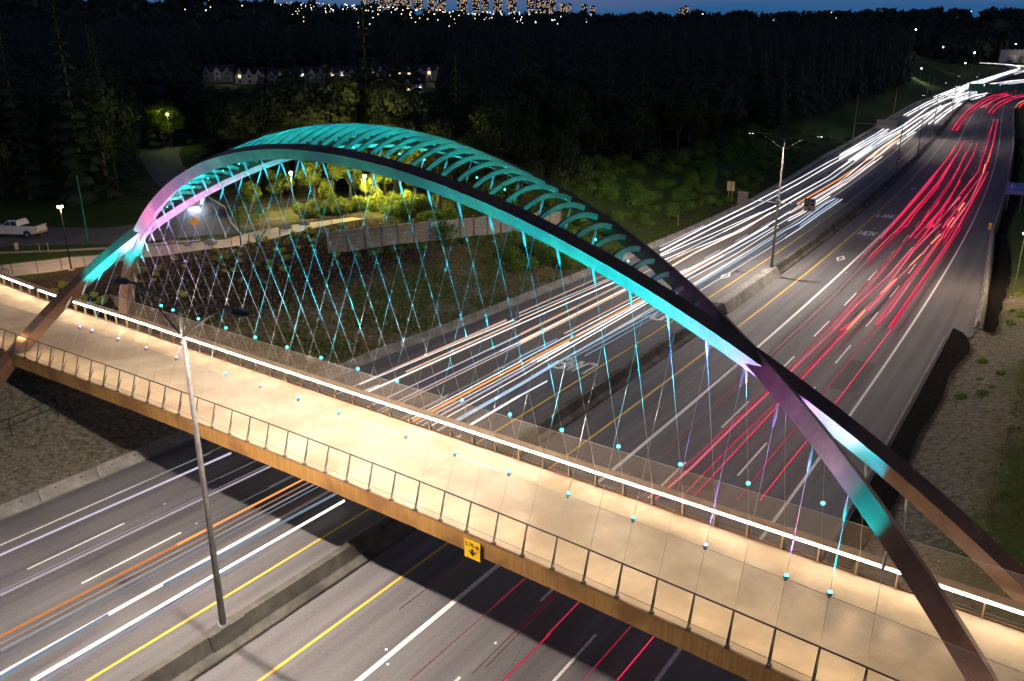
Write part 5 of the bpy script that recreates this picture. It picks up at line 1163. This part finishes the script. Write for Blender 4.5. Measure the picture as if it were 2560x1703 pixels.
# loose stones on the slopes, nobody could count them
def stones(name,label,boxes,n,lo,hi):
    V=[];F=[];k=0; X=[];Y=[]
    for _ in range(n):
        b=boxes[rng.integers(len(boxes))]; s=rng.uniform(b[0],b[1]); t_=rng.uniform(b[2],b[3]); 
        o_=float(lbar(s))-t_ if b[4]<0 else float(rbar(s))+t_; x,y=road(s,o_); X.append(float(x));Y.append(float(y))
    Z=hgt(X,Y)
    for x,y,z in zip(X,Y,Z):
        r=rng.uniform(lo,hi); P=[(1,0,0),(0,1,0),(-1,0,0),(0,-1,0),(0,0,.8),(0,0,-.5)]
        V+=[(x+p[0]*r*rng.uniform(.6,1.3),y+p[1]*r*rng.uniform(.6,1.3),z+p[2]*r*rng.uniform(.5,1.1)) for p in P]
        F+=[(k,k+1,k+4),(k+1,k+2,k+4),(k+2,k+3,k+4),(k+3,k,k+4),(k+1,k,k+5),(k+2,k+1,k+5),(k+3,k+2,k+5),(k,k+3,k+5)]; k+=6
    me=bpy.data.meshes.new(name); me.from_pydata(V,[],F); me.materials.append(M['rock']); o=bpy.data.objects.new(name,me); COL.objects.link(o); tag(o,label,'gravel',kind='stuff')
stones('gravel','loose stones scattered over both banks',[(20,60,1.5,13,-1),(20,60,1.5,13,-1),(62,110,2,9,-1),(60,108,2,8,1)],3600,.03,.13)
def tufts(boxes,n):
    V=[];F=[];k=0;X=[];Y=[]
    for _ in range(n):
        b=boxes[rng.integers(len(boxes))]; s=rng.uniform(b[0],b[1]); t_=rng.uniform(b[2],b[3]); x,y=road(s,(float(lbar(s))-t_) if b[4]<0 else float(rbar(s))+t_); X.append(float(x));Y.append(float(y))
    Z=hgt(X,Y)
    for x,y,z in zip(X,Y,Z):
        for q in range(5):
            a=rng.uniform(0,6.28); h=rng.uniform(.12,.38); l=rng.uniform(.05,.25); w=.03
            V+=[(x-math.sin(a)*w,y+math.cos(a)*w,z-.03),(x+math.sin(a)*w,y-math.cos(a)*w,z-.03),(x+math.cos(a)*l,y+math.sin(a)*l,z+h)]; F.append((k,k+1,k+2)); k+=3
    me=bpy.data.meshes.new('grass'); me.from_pydata(V,[],F); me.materials.append(M['drygrass']); o=bpy.data.objects.new('grass',me); COL.objects.link(o); tag(o,'rough grass tufts on the banks','grass',kind='stuff')
tufts([(60,112,1.5,22,-1),(110,220,1.2,10,-1),(60,120,7,20,1)],16000)
# ---------------------------------------------------------------- houses, towers and lights of the town
M['win']=emis('lit_window',(1,.66,.30),3.2); M['winc']=emis('cool_lit_window',(.75,.88,1),3.0); M['windk']=mat('dark_window',(.02,.022,.03),rough=.1)
def house(x,y,w,hh,rz,label,lit=(0,),storeys=2,wm='siding',gable=True,z=None):
    z=H(x,y) if z is None else z; t=thing('gabled_house',label,'house',(x,y,z-.3),rz)
    eave=hh*.62; part(MB().box((0,0,eave/2),(w,8,eave)),'wall',wm,t)
    r=MB(); r.loft([[(a,-4.5,eave),(a,0,hh),(a,4.5,eave),(a,4.5,eave-.15),(a,-4.5,eave-.15)] for a in(-w/2-.3,w/2+.3)]); part(r,'roof','roof',t)
    g=max(1,int(w//4.5))
    for i in range(g):
        gx=-w/2+(i+.5)*w/g; gw=w/g*.55; gh=hh*rng.uniform(.88,1.02)
        m2=MB(); m2.loft([[(gx-gw/2,yy,eave*.2),(gx+gw/2,yy,eave*.2),(gx+gw/2,yy,eave),(gx,yy,gh),(gx-gw/2,yy,eave)] for yy in(-4.7,-.2)]); part(m2,'gable','siding2' if (i%3==1 or wm=='siding2') else wm,t)
        m2=MB(); m2.loft([[(gx-gw/2-.3,-5.0,eave-.2),(gx,-5.0,gh+.12),(gx+gw/2+.3,-5.0,eave-.2),(gx,-5.0,gh-.12)],[(gx-gw/2-.3,0,eave-.2),(gx,0,gh+.12),(gx+gw/2+.3,0,eave-.2),(gx,0,gh-.12)]]); part(m2,'gable_roof','roof',t)
        for st in range(storeys):
            zz=eave*(.25+.5*st)+.2; q=i*storeys+st; m_='win' if q in lit else ('winc' if -q-1 in lit else 'windk')
            f=part(MB().box((gx,-4.74,zz),(1.3,.06,1.4)),'window',m_,t)
            k=MB(); k.box((gx,-4.78,zz),(.07,.04,1.4)).box((gx,-4.78,zz),(1.3,.04,.06)); k2=k.build('frame','siding2'); k2.parent=f
    return t
def at(px,d):   # a point the same distance away along a bearing, used to lay the town out from the survey
    az=math.atan((px-1280)/PX[0]/math.cos(PX[1]) ) if 0 else math.atan2((px-1280),PX[0]*math.cos(PX[1])+PX[1]*0+.0+630)
    return d*math.sin(az),d*math.cos(az)
rowl=['left end of the far terrace row','far terrace house with a tall pale gable','far terrace house with one amber window','dark blue terrace house in mid row','terrace house with amber and white windows','terrace house next to the big cream gable','terrace house showing a pale front gable','terrace house with three glowing windows','right end house of the far terrace row','low dark house behind the terrace end']
hs=[(-158,470,16,(),'siding'),(-142,474,15,(1,),'siding2'),(-126,478,15,(2,),'siding'),(-110,482,15,(-2,),'siding'),(-94,486,16,(1,-4),'siding'),(-78,490,14,(3,),'siding2'),(-60,470,15,(1,3,5),'siding'),(-44,468,14,(3,),'siding'),(-28,466,15,(),'siding'),(-12,480,12,(),'siding')]
for (x,y,w,lit,wm),lb in zip(hs,rowl): house(x,y,w,8.6,math.atan2(-x,y)*.6,lb,lit,2,wm,z=H(x,y)+.4)
house(-38,335,9,10,.15,'nearer tall house with warm and white windows among dark trees',(0,1,-4),2,'siding',z=8)
house(-52,400,13,8,.1,'house roof with small pale gables below the terrace row',(),2,'siding2',z=6.5)
house(-95,372,12,9,.2,'blue gabled house with an amber window half hidden by trees',(1,-3),2,'siding',z=3.0)
house(-70,352,11,8,.2,'dark house with white and orange windows low in the trees',(-1,2),2,'siding',z=1.5)
house(-150,330,18,6.5,.3,'long pale low building behind the trees on the left',(),2,'siding2',z=9)
house(-170,392,12,8,.3,'pale house behind the trees at far left',(1,),2,'siding2',z=10)
for x,y in ((-150,455),(-120,462),(-92,468),(-64,454),(-40,452),(-52,384),(-38,322),(-92,358)): point('porch_light',(x,y,H(x,y)+4.5),HL,(1,.82,.7),None,.3)
# the ramp that swings round beyond the curve
rp=[tuple(p) for c_,s_,r_,P in TRAILS if len(P)>=9 and r_==.4 for p in P]
cl=[P for c_,s_,r_,P in TRAILS if len(P)>=9 and r_==.4]
if cl:
    m=np.mean(np.array(cl),0); T=np.gradient(m[:,:2],axis=0); T/=np.linalg.norm(T,axis=1)[:,None]; nrm=np.c_[T[:,1],-T[:,0]]
    mb=MB(); mb.loft([[(m[i,0]-nrm[i,0]*9,m[i,1]-nrm[i,1]*9,m[i,2]-.62),(m[i,0]+nrm[i,0]*9,m[i,1]+nrm[i,1]*9,m[i,2]-.62)] for i in range(len(m))],False,False); mb.uv=[(v[0],v[1]) for v in mb.v]
    o=mb.build('ramp','street'); tag(o,'asphalt ramp curving behind the far highway','ramp',kind='structure')
# towers on the ridge
def tower(px,w,h,d,label,zb=0):
    az=math.atan2(px-1280,PX[0]*1.11); x,y=d*math.sin(az),d*math.cos(az); z=H(x*.8,y*.8)*0+zb
    t=thing('apartment_tower',label,'tower',(x,y,z),-az); part(MB().box((0,0,h/2),(w,w*.8,h)).box((0,0,h+2),(w*.4,w*.4,4)),'wall','siding',t)
    A=MB();Bm=MB(); nx=max(3,int(w/5)); nz=int(h/5)
    for i in range(nx):
        for j in range(nz):
            u=rng.uniform()
            if u<.42: (A if u<.33 else Bm).box((-w/2+(i+.5)*w/nx,-w*.4-.15,(j+.5)*h/nz),(w/nx*.55,.2,h/nz*.42))
    for mbx,mm in ((A,'towerwin'),(Bm,'towerwinc')):
        o=part(mbx,'window',mm,t); o['kind']='stuff'
M['towerwin']=emis('tower_window',(1,.66,.36),1.7); M['towerwinc']=emis('tower_window_cool',(.8,.9,1),1.4)
TW=[(905,48,70),(938,44,60),(962,40,66),(985,52,58),(1010,40,80),(1040,44,66),(1075,40,52),(1100,40,64),(1153,48,84),(1189,36,86),(1212,34,90),(1245,44,94),(1281,44,96),(1330,38,104),(1352,36,74),(1371,34,66),(1385,34,72),(1410,30,56),(1428,28,56),(1468,26,56),(1490,28,50),(1716,30,52),(1728,32,64)]
for i,(px,w,h) in enumerate(TW):
    px2=px; d=4300; el=(123-27-(px-1280)*.035)/PX[0]; zb=26.8+d*1.06*el*.98-48
    tower(px2,w,h,d,'lit apartment tower on the skyline, number %s from the left'%['one','two','three','four','five','six','seven','eight','nine','ten','eleven','twelve','thirteen','fourteen','fifteen','sixteen','seventeen','eighteen','nineteen','twenty','twenty one','twenty two','twenty three'][i],zb)
# the countless small lights of the town on the far slope
def citylights():
    cols={'a':emis('light_amber',(1,.55,.25),8),'b':emis('light_white',(1,.92,.85),8),'c':emis('light_blue',(.6,.75,1),7)}
    for kname,(mm,n) in {'a':(cols['a'],130),'b':(cols['b'],140),'c':(cols['c'],55)}.items():
        mb=MB()
        for _ in range(n):
            px=rng.uniform(420,1500) if rng.uniform()<.8 else rng.uniform(420,2500)
            if rng.uniform()<.75: px=rng.uniform(700,1420)
            az=math.atan2(px-1280,PX[0]*1.11); 
            d=rng.uniform(2300,3500) if rng.uniform()<.85 else rng.uniform(900,2200); x,y=d*math.sin(az),d*math.cos(az); z=H(x,y)+rng.uniform(16,30)
            mb.ball((x,y,z),rng.uniform(.5,1.35)*d/3000*1.2,5,4)
        o=mb.build('town_lights',mm); tag(o,'scattered %s lights of the distant town'%{'a':'amber','b':'white','c':'bluish'}[kname],'lights',kind='stuff')
citylights()
# lit street lamps among the trees
def street_lamp(x,y,h,label,power,col,em='lampw',z=None,ball=.22):
    z=H(x,y) if z is None else z; t=thing('street_lamp',label,'street lamp',(x,y,z)); part(MB().tube([(0,0,-.2),(0,0,h)],[.1,.06],6),'pole','galv',t); part(MB().ball((0,0,h+.1),ball,8,6),'globe',em,t)
    if power: point('lamp_light',(x,y,z+h-.35),power,col,t,.25)
    return t
YE=(1,.80,.25)
street_lamp(-18.8,107.2,4.2,'street lamp hidden in the glowing trees behind the footpath',SL*1.5,YE)
street_lamp(-27.5,104.6,5.0,'street lamp with a pale globe beside the side street trees',SL*1.2,(1,.8,.4))
street_lamp(-14.5,109.5,4.5,'street lamp lighting the shrubs at the end of the footpath',SL*1.5,YE)
street_lamp(-70.5,176,7,'street lamp glowing inside the bright green tree far left',SL*.16,(.75,1,.2))
street_lamp(-150,368,9,'yellow street lamp in the dark trees far left',SL*3,(1,.85,.2),ball=.8)
street_lamp(-92,215,6,'pinkish street lamp low among the left trees',SL*.2,(1,.6,.5),ball=.4)
street_lamp(-170,640,12,'orange street lamp beyond the terrace row',SL*5,(1,.5,.2),ball=1.5)
street_lamp(-108,1030,12,'yellow lamp lighting a tree beyond the terrace row',SL*9,YE,ball=2)
street_lamp(-25,790,12,'orange lamp lighting trees right of the terrace row',SL*9,(1,.6,.3),ball=2)
street_lamp(-190,520,10,'red and white lights of the road far left',SL*3,(1,.15,.15),ball=1.2)
street_lamp(440,850,10,'street lamp over the grass inside the far ramp',SL*7,(.95,1,.6),'lampc',ball=.6)
street_lamp(300,640,9,'street lamp by the shoulder before the far ramp',SL*3,(1,.9,.7),'lampc',ball=.4)
for i,(x,y) in enumerate(((90,830),(200,900),(330,880),(410,900),(470,960),(400,760),(560,980))): street_lamp(x,y,22,'white lamp above the dark woods toward the right skyline, %s'%['leftmost','second from the left','third from the left','middle one','third from the right','second from the right','rightmost'][i],0,YE,'lampc',ball=.6)
# trees that catch the lamps
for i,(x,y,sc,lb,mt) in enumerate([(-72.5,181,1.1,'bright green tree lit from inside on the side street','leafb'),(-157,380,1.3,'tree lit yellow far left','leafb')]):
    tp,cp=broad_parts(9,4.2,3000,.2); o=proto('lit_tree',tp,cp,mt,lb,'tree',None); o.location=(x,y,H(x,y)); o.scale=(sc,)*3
# far pale building and its row of lamps
bx,by=road(760,-42); 
t=thing('warehouse','long pale grey building beyond the far curve','building',(622,985,11),-.55); part(MB().box((0,0,7),(130,30,14)),'wall','siding',t); part(MB().box((0,0,14.3),(131,31,.6)),'roof','roof',t)
for k in range(8): part(MB().box((-52+k*15,-15.1,6),(8,.2,5)),'door','signback',t)
point('yard_light',(590,950,30),SL*9,(1,.8,.65),t,1)
# ---------------------------------------------------------------- light streaks of the traffic
CO={'w':(1,.97,1),'b':(.55,.75,1),'l':(.85,.78,1),'o':(1,.35,.10),'s':(1,.66,.50),'r':(1,.03,.11),'p':(1,.17,.26),'g':(.62,.62,.68),'y':(1,.30,.16)}
LBL={'w':('white light streak over the oncoming lanes left of the median','white light streaks'),'b':('pale blue light streak over the oncoming lanes','pale blue light streaks'),'l':('lilac light streak over the oncoming lanes','lilac light streaks'),'o':('orange light streak among the white ones','orange light streaks'),'s':('salmon pink light streak over the oncoming lanes','salmon light streaks'),'r':('red light streak over the lanes right of the median','red light streaks'),'p':('pinkish red light streak over the lanes right of the median','pinkish light streaks'),'g':('faint grey light streak over the oncoming lanes','faint grey light streaks'),'y':('short amber light streak among the red ones','amber light streaks')}
def trail(col,st,r,pts):
    d=math.hypot(pts[0][0],pts[0][1]); key='streak_%s_%.2f'%(col,st)
    ks=[]
    for q,(fs,ft) in enumerate(((1,0),(.62,1),(1.25,2),(.8,0))):
        tint=CO[col] if ft==0 else (tuple(min(1,c*t) for c,t in zip(CO[col],((.80,.90,1.0) if ft==1 else (1.0,.93,.86)))) if col in 'wl' else CO[col])
        k2=key+'_%d'%q
        if k2 not in M: M[k2]=emis(k2,tint,min(st,1.7 if r<.16 else 2.2)*fs*TR*(1.0 if col not in 'rpy' else .95))
        ks.append(k2)
    P=[pts[0]]
    for a,b in zip(pts,pts[1:]):
        L=math.dist(a,b); n=max(1,int(L/9))
        for i in range(1,n+1): P.append(tuple(a[j]+(b[j]-a[j])*i/n for j in range(3)))
    r2=r*(.78 if col=='w' and .09<r<.16 else (1.08 if col in 'rp' and r>.05 else 1)); mb=MB().tube(P,[r2*random.uniform(.75,1.15) for _ in P],5); c=P[len(P)//2]; o=mb.build('light_streak',ks[0],origin=c)
    for k2 in ks[1:]: o.data.materials.append(M[k2])
    seg=[];cur=random.randrange(4)
    for i in range(len(P)):
        if random.random()<.4: cur=random.randrange(4)
        seg.append(cur)
    for i,pg in enumerate(o.data.polygons): pg.material_index=seg[min(i//5,len(seg)-1)]; tag(o,LBL[col][0],'light streak',LBL[col][1])
if BUILD_LIGHT_TRAILS:
    for t_ in TRAILS: trail(*t_)
    for P in ([(-44.2,112.2,7.9),(-43.7,110.6,7.9),(-43.0,109.2,7.9)],[(-42.6,112.8,7.9),(-41.3,111.0,7.9),(-40.6,109.4,7.9),(-40.5,108.4,7.9)]):
        M['turn']=M.get('turn') or emis('turn_streak',(1,1,1),6)
        o=MB().tube(P,.17,6).build('light_streak','turn',origin=P[1]); tag(o,'short curved white light streak on the side street','light streak','curved streaks on the side street')
    spot('turning_light',(-42.5,111.2,8.2),(6,-16,-1.3),2500,(.8,.88,1),60,None,.8,.3)
